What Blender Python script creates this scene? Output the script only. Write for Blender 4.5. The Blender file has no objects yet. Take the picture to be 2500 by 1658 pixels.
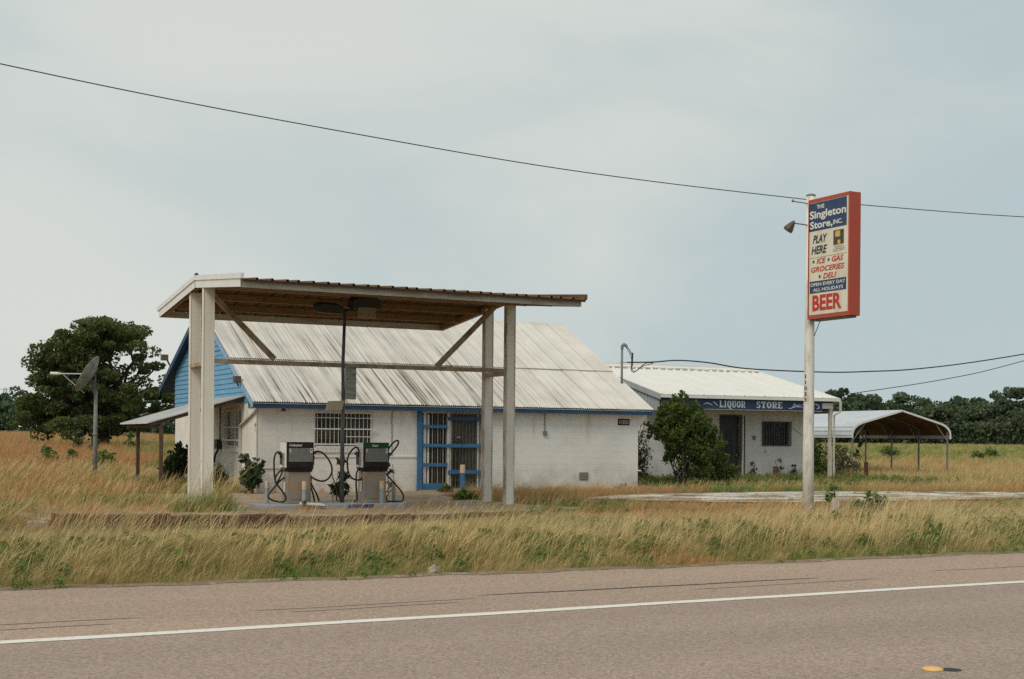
import bpy, bmesh, math, random
import numpy as np
from mathutils import Vector, Matrix, noise as mnoise

random.seed(7)
rng = np.random.default_rng(11)
R = math.radians
SC = bpy.context.scene
COL = SC.collection

# ------------------------------------------------------------------ camera, sky, sun, exposure
cam = bpy.data.objects.new('camera', bpy.data.cameras.new('camera'))
COL.objects.link(cam)
cam.data.sensor_fit = 'HORIZONTAL'
cam.data.sensor_width = 36.0
cam.data.lens = 47.158
cam.data.shift_y = 0.09734
cam.data.clip_start = 0.1
cam.data.clip_end = 4000
YAW = R(27.83358)
cam.matrix_world = (Matrix.Translation((0, 0, 1.6)) @ Matrix.Rotation(-YAW, 4, 'Z')
                    @ Matrix.Rotation(R(90), 4, 'X') @ Matrix.Rotation(0.008787, 4, 'Z'))
SC.camera = cam

SUN_DIR = Vector((-0.80, -0.42, 0.95)).normalized()
w = bpy.data.worlds.new('World')
SC.world = w
w.use_nodes = True
wn, wl = w.node_tree.nodes, w.node_tree.links
wn.clear()
w_out = wn.new('ShaderNodeOutputWorld')
w_bg = wn.new('ShaderNodeBackground')
w_bg.inputs['Strength'].default_value = 0.1
w_sky = wn.new('ShaderNodeTexSky')
w_sky.sky_type = 'NISHITA'
w_sky.sun_disc = False
w_sky.sun_elevation = math.asin(SUN_DIR.z)
w_sky.sun_rotation = math.atan2(SUN_DIR.x, SUN_DIR.y)
w_tc = wn.new('ShaderNodeTexCoord')
w_map = wn.new('ShaderNodeMapping')
w_map.inputs['Scale'].default_value = (1.0, 1.0, 2.2)
w_map.inputs['Location'].default_value = (0.35, 0.1, 0.0)
wl.new(w_tc.outputs['Generated'], w_map.inputs['Vector'])
w_n = wn.new('ShaderNodeTexNoise')
w_n.inputs['Scale'].default_value = 2.6
w_n.inputs['Detail'].default_value = 6
w_n.inputs['Roughness'].default_value = 0.5
w_n.inputs['Distortion'].default_value = 0.3
wl.new(w_map.outputs['Vector'], w_n.inputs['Vector'])
# the cloud sheet is thicker and whiter towards the sun's side (-X, left of the road)
w_sep = wn.new('ShaderNodeSeparateXYZ')
wl.new(w_tc.outputs['Generated'], w_sep.inputs['Vector'])
w_dot = wn.new('ShaderNodeVectorMath'); w_dot.operation = 'DOT_PRODUCT'
w_dot.inputs[1].default_value = (-0.62, 0.42, 0.30)
wl.new(w_tc.outputs['Generated'], w_dot.inputs[0])
w_add = wn.new('ShaderNodeMath'); w_add.operation = 'MULTIPLY_ADD'
w_add.inputs[1].default_value = 0.40
wl.new(w_dot.outputs['Value'], w_add.inputs[0])
wl.new(w_n.outputs['Fac'], w_add.inputs[2])
w_ramp = wn.new('ShaderNodeValToRGB')
w_ramp.color_ramp.interpolation = 'EASE'
w_ramp.color_ramp.elements[0].position = 0.33
w_ramp.color_ramp.elements[0].color = (0.440, 0.520, 0.540, 1)
w_ramp.color_ramp.elements[1].position = 0.78
w_ramp.color_ramp.elements[1].color = (0.618, 0.645, 0.612, 1)
wl.new(w_add.outputs['Value'], w_ramp.inputs['Fac'])
w_mul = wn.new('ShaderNodeVectorMath'); w_mul.operation = 'SCALE'
w_mul.inputs['Scale'].default_value = 10.0
wl.new(w_ramp.outputs['Color'], w_mul.inputs[0])
w_mix = wn.new('ShaderNodeMix'); w_mix.data_type = 'RGBA'
w_mix.inputs['Factor'].default_value = 0.97
wl.new(w_sky.outputs['Color'], w_mix.inputs['A'])
wl.new(w_mul.outputs['Vector'], w_mix.inputs['B'])
wl.new(w_mix.outputs['Result'], w_bg.inputs['Color'])
wl.new(w_bg.outputs['Background'], w_out.inputs['Surface'])

sun = bpy.data.objects.new('sun', bpy.data.lights.new('sun', 'SUN'))
COL.objects.link(sun)
sun.data.energy = 1.5
sun.data.angle = R(26)
sun.data.color = (1.0, 0.90, 0.76)
sun.rotation_euler = SUN_DIR.to_track_quat('Z', 'Y').to_euler()
sun.location = (-20, 0, 40)

SC.view_settings.view_transform = 'Standard'
SC.view_settings.look = 'None'
SC.view_settings.exposure = 0.12
SC.view_settings.gamma = 1.0
SC.view_settings.use_curve_mapping = False
SC.render.engine = 'CYCLES'
SC.cycles.use_denoising = False
SC.cycles.max_bounces = 8
SC.cycles.transparent_max_bounces = 8

# ------------------------------------------------------------------ materials
def _mix(nt, fac, a, b):
    m = nt.nodes.new('ShaderNodeMix'); m.data_type = 'RGBA'
    for s, v in (('Factor', fac), ('A', a), ('B', b)):
        if hasattr(v, 'is_linked'):
            nt.links.new(v, m.inputs[s])
        else:
            m.inputs[s].default_value = v if s == 'Factor' else (*v[:3], 1)
    return m.outputs['Result']

def _noise(nt, scale, detail=3, rough=0.55, vec=None, lo=None, hi=None, dist=0.0):
    n = nt.nodes.new('ShaderNodeTexNoise')
    n.inputs['Scale'].default_value = scale
    n.inputs['Detail'].default_value = detail
    n.inputs['Roughness'].default_value = rough
    n.inputs['Distortion'].default_value = dist
    if vec is not None:
        nt.links.new(vec, n.inputs['Vector'])
    out = n.outputs['Fac']
    if lo is not None:
        mr = nt.nodes.new('ShaderNodeMapRange')
        mr.inputs['From Min'].default_value = lo
        mr.inputs['From Max'].default_value = hi
        nt.links.new(out, mr.inputs['Value'])
        out = mr.outputs['Result']
    return out

def _pos(nt, scale=(1, 1, 1), kind='pos'):
    if kind == 'pos':
        s = nt.nodes.new('ShaderNodeNewGeometry').outputs['Position']
    else:
        s = nt.nodes.new('ShaderNodeTexCoord').outputs['Object']
    m = nt.nodes.new('ShaderNodeMapping')
    m.inputs['Scale'].default_value = scale
    nt.links.new(s, m.inputs['Vector'])
    return m.outputs['Vector']

def _math(nt, op, a, b=None, c=None, clamp=False):
    m = nt.nodes.new('ShaderNodeMath'); m.operation = op; m.use_clamp = clamp
    for i, v in enumerate((a, b, c)):
        if v is None: continue
        if hasattr(v, 'is_linked'): nt.links.new(v, m.inputs[i])
        else: m.inputs[i].default_value = v
    return m.outputs['Value']

def new_mat(name, rough=0.7, metallic=0.0, spec=0.4):
    m = bpy.data.materials.new(name); m.use_nodes = True
    nt = m.node_tree
    b = nt.nodes['Principled BSDF']
    b.inputs['Roughness'].default_value = rough
    b.inputs['Metallic'].default_value = metallic
    b.inputs['Specular IOR Level'].default_value = spec
    return m, nt, b

def set_col(nt, b, c):
    if hasattr(c, 'is_linked'): nt.links.new(c, b.inputs['Base Color'])
    else: b.inputs['Base Color'].default_value = (*c[:3], 1)

def set_bump(nt, b, h, strength, dist=0.01):
    bp = nt.nodes.new('ShaderNodeBump')
    bp.inputs['Strength'].default_value = strength
    bp.inputs['Distance'].default_value = dist
    nt.links.new(h, bp.inputs['Height'])
    nt.links.new(bp.outputs['Normal'], b.inputs['Normal'])

def simple(name, col, rough=0.7, col2=None, nscale=3.0, lo=0.4, hi=0.7, bump=0.0, bscale=40.0, metallic=0.0, spec=0.4, stretch=(1, 1, 1)):
    """paint or metal with worn patches of a second colour"""
    m, nt, b = new_mat(name, rough, metallic, spec)
    if col2 is not None:
        f = _noise(nt, nscale, 6, 0.65, _pos(nt, stretch), lo, hi)
        set_col(nt, b, _mix(nt, f, col, col2))
    else:
        set_col(nt, b, col)
    if bump:
        set_bump(nt, b, _noise(nt, bscale, 4, 0.6, _pos(nt)), bump)
    return m

MAT = {}
def block_material(name, col, dirt):
    m, nt, b = new_mat(name, 0.85, 0, 0.25)
    g = nt.nodes.new('ShaderNodeNewGeometry')
    sep = nt.nodes.new('ShaderNodeSeparateXYZ'); nt.links.new(g.outputs['Position'], sep.inputs['Vector'])
    cx = _math(nt, 'ADD', sep.outputs['X'], sep.outputs['Y'])
    cmb = nt.nodes.new('ShaderNodeCombineXYZ')
    nt.links.new(cx, cmb.inputs['X']); nt.links.new(sep.outputs['Z'], cmb.inputs['Y'])
    br = nt.nodes.new('ShaderNodeTexBrick')
    br.inputs['Scale'].default_value = 1.0
    br.inputs['Brick Width'].default_value = 0.406
    br.inputs['Row Height'].default_value = 0.203
    br.inputs['Mortar Size'].default_value = 0.007
    br.inputs['Mortar Smooth'].default_value = 0.6
    nt.links.new(cmb.outputs['Vector'], br.inputs['Vector'])
    inv = _math(nt, 'SUBTRACT', 1.0, br.outputs['Fac'])
    grain = _noise(nt, 60, 3, 0.6, _pos(nt))
    h = _math(nt, 'MULTIPLY_ADD', grain, 0.35, inv)
    set_bump(nt, b, h, 0.55, 0.006)
    big = _noise(nt, 0.8, 5, 0.6, _pos(nt, (1, 1, 1.6)), 0.42, 0.75)
    c1 = _mix(nt, big, col, tuple(v * 0.86 for v in col))
    # splashed soil on the lowest courses, rusty runs below the roof edge
    lowz = nt.nodes.new('ShaderNodeMapRange')
    lowz.inputs['From Min'].default_value = 0.95; lowz.inputs['From Max'].default_value = 0.0
    nt.links.new(sep.outputs['Z'], lowz.inputs['Value'])
    sp = _math(nt, 'MULTIPLY', lowz.outputs['Result'], _noise(nt, 3.0, 6, 0.7, _pos(nt, (1, 1, 0.6)), 0.35, 0.75), clamp=True)
    c2 = _mix(nt, _math(nt, 'MULTIPLY', sp, 0.95), c1, dirt)
    runs = _noise(nt, 3.4, 5, 0.65, _pos(nt, (1.4, 1.4, 0.22)), 0.52, 0.78)
    hz = nt.nodes.new('ShaderNodeMapRange')
    hz.inputs['From Min'].default_value = 1.2; hz.inputs['From Max'].default_value = 2.6
    nt.links.new(sep.outputs['Z'], hz.inputs['Value'])
    c3 = _mix(nt, _math(nt, 'MULTIPLY', _math(nt, 'MULTIPLY', runs, hz.outputs['Result']), 0.7), c2, (0.30, 0.20, 0.12))
    speck = _noise(nt, 14, 4, 0.7, _pos(nt), 0.63, 0.72)
    c4 = _mix(nt, _math(nt, 'MULTIPLY', speck, 0.55), c3, (0.35, 0.30, 0.24))
    set_col(nt, b, c4)
    return m
MAT['block'] = block_material('painted_block', (0.81, 0.78, 0.735), (0.33, 0.24, 0.16))
MAT['stucco'] = block_material('painted_stucco', (0.72, 0.69, 0.65), (0.30, 0.22, 0.15))

def roof_material():
    m, nt, b = new_mat('weathered_roof_metal', 0.55, 0.0, 0.4)
    base = _mix(nt, _noise(nt, 1.1, 4, 0.5, _pos(nt), 0.35, 0.7), (0.72, 0.705, 0.665), (0.62, 0.60, 0.555))
    sep = nt.nodes.new('ShaderNodeSeparateXYZ')
    nt.links.new(nt.nodes.new('ShaderNodeNewGeometry').outputs['Position'], sep.inputs['Vector'])
    # stain runs down the slope, each a few flutes wide
    v = _pos(nt, (1.0, 0.02, 0.02))
    run = _noise(nt, 3.2, 4, 0.75, v, 0.45, 0.70)
    fine = _noise(nt, 15.0, 2, 0.7, _pos(nt, (1.0, 0.012, 0.012)), 0.46, 0.58)
    patch = _noise(nt, 0.55, 4, 0.6, _pos(nt, (1, 0.7, 0.7)), 0.36, 0.66)
    zl = nt.nodes.new('ShaderNodeMapRange')
    zl.inputs['From Min'].default_value = 5.9; zl.inputs['From Max'].default_value = 2.7
    zl.inputs['To Min'].default_value = 0.35; zl.inputs['To Max'].default_value = 1.0
    nt.links.new(sep.outputs['Z'], zl.inputs['Value'])
    xr = nt.nodes.new('ShaderNodeMapRange')
    xr.inputs['From Min'].default_value = 24.0; xr.inputs['From Max'].default_value = 17.5
    xr.inputs['To Min'].default_value = 0.15; xr.inputs['To Max'].default_value = 1.0
    nt.links.new(sep.outputs['X'], xr.inputs['Value'])
    f = _math(nt, 'MULTIPLY', _math(nt, 'MULTIPLY_ADD', run, 0.75, 0.40), _math(nt, 'MULTIPLY_ADD', fine, 1.0, 0.10))
    f = _math(nt, 'MULTIPLY', f, _math(nt, 'MULTIPLY_ADD', patch, 0.9, 0.5))
    f = _math(nt, 'MULTIPLY', f, _math(nt, 'MULTIPLY', zl.outputs['Result'], xr.outputs['Result']), clamp=True)
    vl = _math(nt, 'MULTIPLY', _noise(nt, 15.0, 2, 0.7, _pos(nt, (1.0, 0.01, 0.01)), 0.42, 0.62), _math(nt, 'MULTIPLY_ADD', xr.outputs['Result'], 0.24, 0.08))
    f = _math(nt, 'MAXIMUM', f, vl)
    c = _mix(nt, _math(nt, 'MULTIPLY', f, 0.97, clamp=True), base, (0.105, 0.082, 0.070))
    oi = nt.nodes.new('ShaderNodeObjectInfo')
    c = _mix(nt, _math(nt, 'MULTIPLY', oi.outputs['Random'], 0.16), c, (0.62, 0.52, 0.40))
    set_col(nt, b, c)
    return m
MAT['roof'] = roof_material()

def column_material():
    m, nt, b = new_mat('rusty_white_steel', 0.6, 0, 0.4)
    tc = nt.nodes.new('ShaderNodeTexCoord')
    sep = nt.nodes.new('ShaderNodeSeparateXYZ'); nt.links.new(tc.outputs['Object'], sep.inputs['Vector'])
    ax = _math(nt, 'ABSOLUTE', sep.outputs['X'])
    edge = nt.nodes.new('ShaderNodeMapRange')
    edge.inputs['From Min'].default_value = 0.075; edge.inputs['From Max'].default_value = 0.125
    nt.links.new(ax, edge.inputs['Value'])
    n = _noise(nt, 5, 6, 0.7, _pos(nt, (1.5, 1.5, 0.30)), 0.38, 0.66)
    g = nt.nodes.new('ShaderNodeNewGeometry')
    gs = nt.nodes.new('ShaderNodeSeparateXYZ'); nt.links.new(g.outputs['Position'], gs.inputs['Vector'])
    rightside = nt.nodes.new('ShaderNodeMapRange')
    rightside.inputs['From Min'].default_value = 8.5; rightside.inputs['From Max'].default_value = 13
    rightside.inputs['To Min'].default_value = 0.22; rightside.inputs['To Max'].default_value = 1.0
    nt.links.new(gs.outputs['X'], rightside.inputs['Value'])
    f = _math(nt, 'MULTIPLY', _math(nt, 'MULTIPLY_ADD', edge.outputs['Result'], 1.0, 0.06), _math(nt, 'MULTIPLY_ADD', n, 0.9, 0.15))
    f = _math(nt, 'MULTIPLY', f, rightside.outputs['Result'], clamp=True)
    base = _mix(nt, _noise(nt, 2.4, 5, 0.6, _pos(nt, (1, 1, 0.35)), 0.4, 0.7), (0.85, 0.815, 0.74), (0.74, 0.685, 0.59))
    set_col(nt, b, _mix(nt, f, base, (0.20, 0.088, 0.032)))
    set_bump(nt, b, _noise(nt, 60, 3, 0.6, _pos(nt)), 0.15)
    return m
MAT['column'] = column_material()
MAT['beam'] = simple('rusty_cream_steel', (0.46, 0.38, 0.27), 0.65, (0.22, 0.12, 0.055), 4, 0.40, 0.68, 0.1)
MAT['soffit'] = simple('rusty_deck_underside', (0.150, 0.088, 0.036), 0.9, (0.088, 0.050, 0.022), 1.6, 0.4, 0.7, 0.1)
MAT['purlin'] = simple('rusty_purlin', (0.33, 0.195, 0.085), 0.7, (0.20, 0.115, 0.05), 2.4, 0.4, 0.7)
MAT['fascia'] = simple('dull_white_steel', (0.62, 0.605, 0.565), 0.5, (0.36, 0.29, 0.21), 2.2, 0.46, 0.74, stretch=(0.6, 1, 2.5))
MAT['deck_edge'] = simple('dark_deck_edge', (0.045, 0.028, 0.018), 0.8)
MAT['trim_white'] = simple('white_trim_metal', (0.78, 0.77, 0.74), 0.45, (0.66, 0.63, 0.56), 2.0, 0.5, 0.75)
MAT['white'] = simple('white_paint', (0.76, 0.74, 0.70), 0.55, (0.60, 0.56, 0.48), 3.5, 0.5, 0.75)
MAT['offwhite'] = simple('grimy_white_paint', (0.58, 0.54, 0.48), 0.6, (0.42, 0.36, 0.29), 4, 0.45, 0.72)
MAT['blue'] = simple('blue_paint', (0.035, 0.135, 0.285), 0.6, (0.07, 0.19, 0.32), 5, 0.45, 0.75)
MAT['dark_blue'] = simple('dark_blue_paint', (0.018, 0.062, 0.135), 0.6, (0.035, 0.10, 0.19), 4, 0.45, 0.75)
MAT['siding'] = simple('sky_blue_siding', (0.115, 0.31, 0.50), 0.6, (0.24, 0.42, 0.55), 2.6, 0.5, 0.78, 0.1, 30, stretch=(1, 1, 3))
MAT['trim_blue'] = simple('pale_blue_trim', (0.22, 0.37, 0.54), 0.55, (0.42, 0.55, 0.68), 4, 0.45, 0.75)
MAT['dark_wood'] = simple('dark_wood', (0.085, 0.055, 0.035), 0.8, (0.14, 0.09, 0.055), 6, 0.4, 0.7, 0.3)
MAT['brown_post'] = simple('rusty_brown_post', (0.10, 0.045, 0.028), 0.8, (0.17, 0.08, 0.05), 7, 0.4, 0.7, 0.3)
MAT['galv'] = simple('galvanised_sheet', (0.55, 0.585, 0.62), 0.45, (0.45, 0.48, 0.52), 1.2, 0.4, 0.7, spec=0.5)
MAT['galv_dark'] = simple('galvanised_post', (0.17, 0.175, 0.17), 0.55, (0.27, 0.25, 0.22), 5, 0.4, 0.7)
MAT['porch_metal'] = simple('pale_porch_metal', (0.62, 0.62, 0.63), 0.5, (0.5, 0.49, 0.48), 1.5, 0.4, 0.7)
MAT['liquor_roof'] = simple('bright_white_roof_metal', (0.80, 0.775, 0.72), 0.5, (0.745, 0.72, 0.665), 1.0, 0.4, 0.7)
MAT['grey_wall'] = simple('grey_ribbed_metal', (0.42, 0.44, 0.46), 0.6, (0.36, 0.37, 0.38), 2, 0.4, 0.7)
MAT['navy'] = simple('navy_sign_paint', (0.022, 0.048, 0.125), 0.5, (0.035, 0.065, 0.15), 3, 0.4, 0.7)
MAT['sign_red'] = simple('sign_red_paint', (0.47, 0.072, 0.035), 0.5, (0.38, 0.085, 0.05), 2.2, 0.4, 0.7)
MAT['sign_cream'] = simple('sign_cream_plastic', (0.74, 0.70, 0.575), 0.5, (0.60, 0.54, 0.41), 3.5, 0.46, 0.74, stretch=(1, 1, 0.3))
MAT['letter_white'] = simple('white_lettering', (0.76, 0.75, 0.70), 0.5)
MAT['letter_red'] = simple('red_lettering', (0.52, 0.035, 0.03), 0.5)
MAT['letter_dark'] = simple('dark_lettering', (0.022, 0.03, 0.05), 0.5)
MAT['letter_grey'] = simple('grey_lettering', (0.28, 0.28, 0.27), 0.5)
MAT['letter_pale'] = simple('pale_blue_lettering', (0.74, 0.80, 0.84), 0.5)
MAT['yellow'] = simple('faded_yellow_paint', (0.60, 0.42, 0.22), 0.65, (0.60, 0.53, 0.42), 16, 0.42, 0.6)
MAT['gold'] = simple('gold_print', (0.65, 0.42, 0.08), 0.5)
MAT['emblem_dark'] = simple('dark_print', (0.05, 0.055, 0.045), 0.5, (0.12, 0.11, 0.05), 12, 0.5, 0.7)
MAT['pump_body'] = simple('stained_pump_steel', (0.27, 0.235, 0.20), 0.5, (0.38, 0.225, 0.10), 2.6, 0.45, 0.68, 0.08, spec=0.5)
MAT['pump_grey'] = simple('grey_pump_enamel', (0.36, 0.345, 0.31), 0.5, (0.26, 0.24, 0.20), 5, 0.45, 0.7)
MAT['pump_dark'] = simple('dark_pump_enamel', (0.022, 0.018, 0.015), 0.65, (0.04, 0.033, 0.027), 6, 0.4, 0.7, spec=0.15)
MAT['pump_green'] = simple('green_pump_enamel', (0.010, 0.085, 0.035), 0.6, (0.018, 0.065, 0.032), 6, 0.4, 0.7, spec=0.2)
MAT['pump_glass'] = simple('dusty_pump_glass', (0.15, 0.15, 0.146), 0.5, (0.24, 0.225, 0.215), 14, 0.35, 0.7, spec=0.25)
MAT['rubber'] = simple('black_rubber', (0.018, 0.017, 0.016), 0.55)
MAT['island'] = simple('grey_blue_kerb_paint', (0.31, 0.355, 0.42), 0.75, (0.36, 0.33, 0.28), 4, 0.42, 0.68, 0.3)
MAT['bollard'] = simple('grey_blue_bollard_paint', (0.27, 0.315, 0.36), 0.65, (0.40, 0.40, 0.38), 7, 0.42, 0.7)
MAT['blue_tarp'] = simple('dark_blue_paint_patch', (0.03, 0.05, 0.20), 0.6, (0.20, 0.22, 0.30), 9, 0.5, 0.7)
MAT['pole_dark'] = simple('dark_grey_steel', (0.085, 0.09, 0.09), 0.55, (0.16, 0.15, 0.14), 5, 0.45, 0.7)
MAT['pole_white'] = simple('peeling_white_pole', (0.79, 0.765, 0.70), 0.7, (0.46, 0.40, 0.32), 4.5, 0.50, 0.70, 0.25, 30, stretch=(1.6, 1.6, 0.35))
MAT['lamp_dark'] = simple('dark_lamp_housing', (0.035, 0.04, 0.04), 0.5)
MAT['lens'] = simple('dusty_lamp_lens', (0.36, 0.32, 0.22), 0.4, (0.28, 0.24, 0.16), 8, 0.4, 0.7)
MAT['beige'] = simple('beige_panel', (0.50, 0.42, 0.31), 0.6, (0.42, 0.34, 0.24), 5, 0.4, 0.7)
MAT['paper'] = simple('weathered_notice', (0.40, 0.42, 0.36), 0.8, (0.17, 0.20, 0.19), 7, 0.42, 0.62, stretch=(0.3, 0.3, 2.2))
MAT['box_dark'] = simple('dark_green_box', (0.04, 0.045, 0.035), 0.6)
MAT['box_brown'] = simple('brown_lamp_box', (0.11, 0.08, 0.065), 0.6)
MAT['vent'] = simple('grey_green_vent', (0.24, 0.25, 0.20), 0.6)
MAT['interior'] = simple('dusty_interior', (0.50, 0.475, 0.41), 0.9, (0.36, 0.335, 0.28), 2.2, 0.4, 0.7)
MAT['door_beige'] = simple('beige_door', (0.60, 0.56, 0.47), 0.8, (0.45, 0.42, 0.36), 5, 0.4, 0.7)
MAT['curtain'] = simple('brown_curtain', (0.24, 0.15, 0.10), 0.9, (0.15, 0.10, 0.065), 5, 0.4, 0.7)
MAT['brown_print'] = simple('brown_poster', (0.24, 0.13, 0.09), 0.7)
MAT['wire'] = simple('black_cable', (0.02, 0.02, 0.022), 0.6)
MAT['dish'] = simple('weathered_dish', (0.34, 0.33, 0.31), 0.6, (0.17, 0.14, 0.11), 4, 0.42, 0.66)
MAT['concrete'] = simple('old_concrete', (0.42, 0.315, 0.215), 0.9, (0.30, 0.205, 0.125), 1.3, 0.40, 0.64, 0.5, 30)
MAT['kerb'] = simple('stained_kerb', (0.22, 0.175, 0.135), 0.9, (0.13, 0.09, 0.065), 2.4, 0.4, 0.7, 0.6, 14)
MAT['rust_kerb'] = simple('crumbled_brown_kerb', (0.075, 0.036, 0.022), 0.95, (0.21, 0.11, 0.068), 4.5, 0.46, 0.72, 0.9, 9)
MAT['rock'] = simple('pale_rock', (0.42, 0.36, 0.29), 0.9, (0.27, 0.22, 0.17), 6, 0.42, 0.68, 0.6, 18)
MAT['slab'] = simple('grey_slab', (0.27, 0.215, 0.165), 0.9, (0.17, 0.125, 0.09), 0.9, 0.4, 0.7, 0.4)
MAT['bark'] = simple('bark', (0.055, 0.042, 0.032), 0.9, (0.09, 0.07, 0.052), 6, 0.4, 0.7, 0.6)
MAT['line'] = simple('white_road_paint', (0.76, 0.73, 0.66), 0.75, (0.44, 0.36, 0.29), 11, 0.56, 0.72, 0.3)
MAT['tar'] = simple('tar_seal', (0.030, 0.026, 0.024), 0.7)
MAT['edge_soil'] = simple('gritty_edge_soil', (0.235, 0.17, 0.115), 0.95, (0.50, 0.44, 0.36), 7, 0.54, 0.68, 0.8, 30)
MAT['tyre'] = simple('faint_tyre_mark', (0.300, 0.230, 0.185), 0.9, (0.385, 0.295, 0.228), 2.2, 0.34, 0.60, stretch=(0.4, 6, 1))
MAT['amber'] = simple('amber_marker_plastic', (0.80, 0.42, 0.10), 0.4, (0.72, 0.55, 0.20), 16, 0.42, 0.6)
MAT['tower'] = simple('haze_tinted_steel', (0.42, 0.46, 0.48), 0.7)  # pale grey stands in for haze over the distant tower

def glass_material():
    m, nt, b = new_mat('dirty_glass', 0.12, 0, 0.5)
    set_col(nt, b, _mix(nt, _noise(nt, 3, 4, 0.6, _pos(nt), 0.4, 0.7), (0.05, 0.047, 0.04), (0.12, 0.11, 0.095)))
    tr = nt.nodes.new('ShaderNodeBsdfTransparent')
    tr.inputs['Color'].default_value = (0.75, 0.74, 0.70, 1)
    mx = nt.nodes.new('ShaderNodeMixShader'); mx.inputs['Fac'].default_value = 0.25
    nt.links.new(tr.outputs['BSDF'], mx.inputs[1]); nt.links.new(b.outputs['BSDF'], mx.inputs[2])
    nt.links.new(mx.outputs['Shader'], nt.nodes['Material Output'].inputs['Surface'])
    return m
MAT['glass'] = glass_material()

def asphalt_material():
    m, nt, b = new_mat('chipseal', 0.9, 0, 0.25)
    v = nt.nodes.new('ShaderNodeTexVoronoi'); v.inputs['Scale'].default_value = 60
    nt.links.new(_pos(nt), v.inputs['Vector'])
    vc = nt.nodes.new('ShaderNodeSeparateColor'); nt.links.new(v.outputs['Color'], vc.inputs['Color'])
    sep = nt.nodes.new('ShaderNodeSeparateXYZ')
    nt.links.new(nt.nodes.new('ShaderNodeNewGeometry').outputs['Position'], sep.inputs['Vector'])
    lane = nt.nodes.new('ShaderNodeMapRange')
    lane.inputs['From Min'].default_value = 10.5; lane.inputs['From Max'].default_value = 11.1
    nt.links.new(sep.outputs['Y'], lane.inputs['Value'])
    big = _noise(nt, 0.35, 5, 0.55, _pos(nt, (0.35, 1.4, 1)), 0.35, 0.7)
    lanec = _mix(nt, big, (0.360, 0.282, 0.236), (0.310, 0.243, 0.206))
    shoul = _mix(nt, big, (0.405, 0.304, 0.232), (0.355, 0.268, 0.208))
    base = _mix(nt, lane.outputs['Result'], lanec, shoul)
    mr = nt.nodes.new('ShaderNodeMapRange')
    mr.inputs['To Min'].default_value = 0.66; mr.inputs['To Max'].default_value = 1.34
    nt.links.new(vc.outputs['Red'], mr.inputs['Value'])
    coarse = _noise(nt, 16, 3, 0.7, _pos(nt), 0.2, 0.8)
    mr2 = nt.nodes.new('ShaderNodeMapRange')
    mr2.inputs['To Min'].default_value = 0.86; mr2.inputs['To Max'].default_value = 1.14
    nt.links.new(coarse, mr2.inputs['Value'])
    s = nt.nodes.new('ShaderNodeVectorMath'); s.operation = 'SCALE'
    nt.links.new(base, s.inputs[0]); nt.links.new(_math(nt, 'MULTIPLY', mr.outputs['Result'], mr2.outputs['Result']), s.inputs['Scale'])
    # polished wheel paths and worn blotches
    wp = _math(nt, 'ABSOLUTE', _math(nt, 'SINE', _math(nt, 'MULTIPLY', sep.outputs['Y'], 1.65)))
    wear = _math(nt, 'MULTIPLY', wp, _noise(nt, 0.5, 5, 0.6, _pos(nt, (0.2, 1.0, 1)), 0.3, 0.75))
    worn = _mix(nt, _math(nt, 'MULTIPLY', wear, 0.22), s.outputs['Vector'], (0.16, 0.125, 0.105))
    pink = _mix(nt, _math(nt, 'MULTIPLY', vc.outputs['Green'], 0.18), worn, (0.42, 0.25, 0.19))
    set_col(nt, b, pink)
    set_bump(nt, b, v.outputs['Distance'], 0.5, 0.006)
    return m
MAT['asphalt'] = asphalt_material()

def ground_material():
    m, nt, b = new_mat('dry_thatch_soil', 0.95, 0, 0.1)
    p1 = _noise(nt, 0.35, 5, 0.6, _pos(nt), 0.42, 0.62)
    p2 = _noise(nt, 9, 5, 0.7, _pos(nt), 0.35, 0.7)
    c = _mix(nt, p1, (0.255, 0.175, 0.085), (0.13, 0.135, 0.045))
    c = _mix(nt, _math(nt, 'MULTIPLY', p2, 0.6), c, (0.34, 0.235, 0.125))
    set_col(nt, b, c)
    set_bump(nt, b, _noise(nt, 20, 5, 0.7, _pos(nt)), 0.8, 0.05)
    return m
MAT['ground'] = ground_material()

def gravel_material():
    m, nt, b = new_mat('white_gravel', 0.95, 0, 0.15)
    v = nt.nodes.new('ShaderNodeTexVoronoi'); v.inputs['Scale'].default_value = 18
    nt.links.new(_pos(nt), v.inputs['Vector'])
    vc = nt.nodes.new('ShaderNodeSeparateColor'); nt.links.new(v.outputs['Color'], vc.inputs['Color'])
    soil = _noise(nt, 1.1, 7, 0.75, _pos(nt, (0.5, 1, 1)), 0.44, 0.57)
    c = _mix(nt, vc.outputs['Red'], (0.56, 0.52, 0.46), (0.82, 0.79, 0.73))
    c = _mix(nt, soil, c, (0.17, 0.125, 0.09))
    set_col(nt, b, c)
    set_bump(nt, b, v.outputs['Distance'], 0.8, 0.02)
    return m
MAT['gravel'] = gravel_material()

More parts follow.
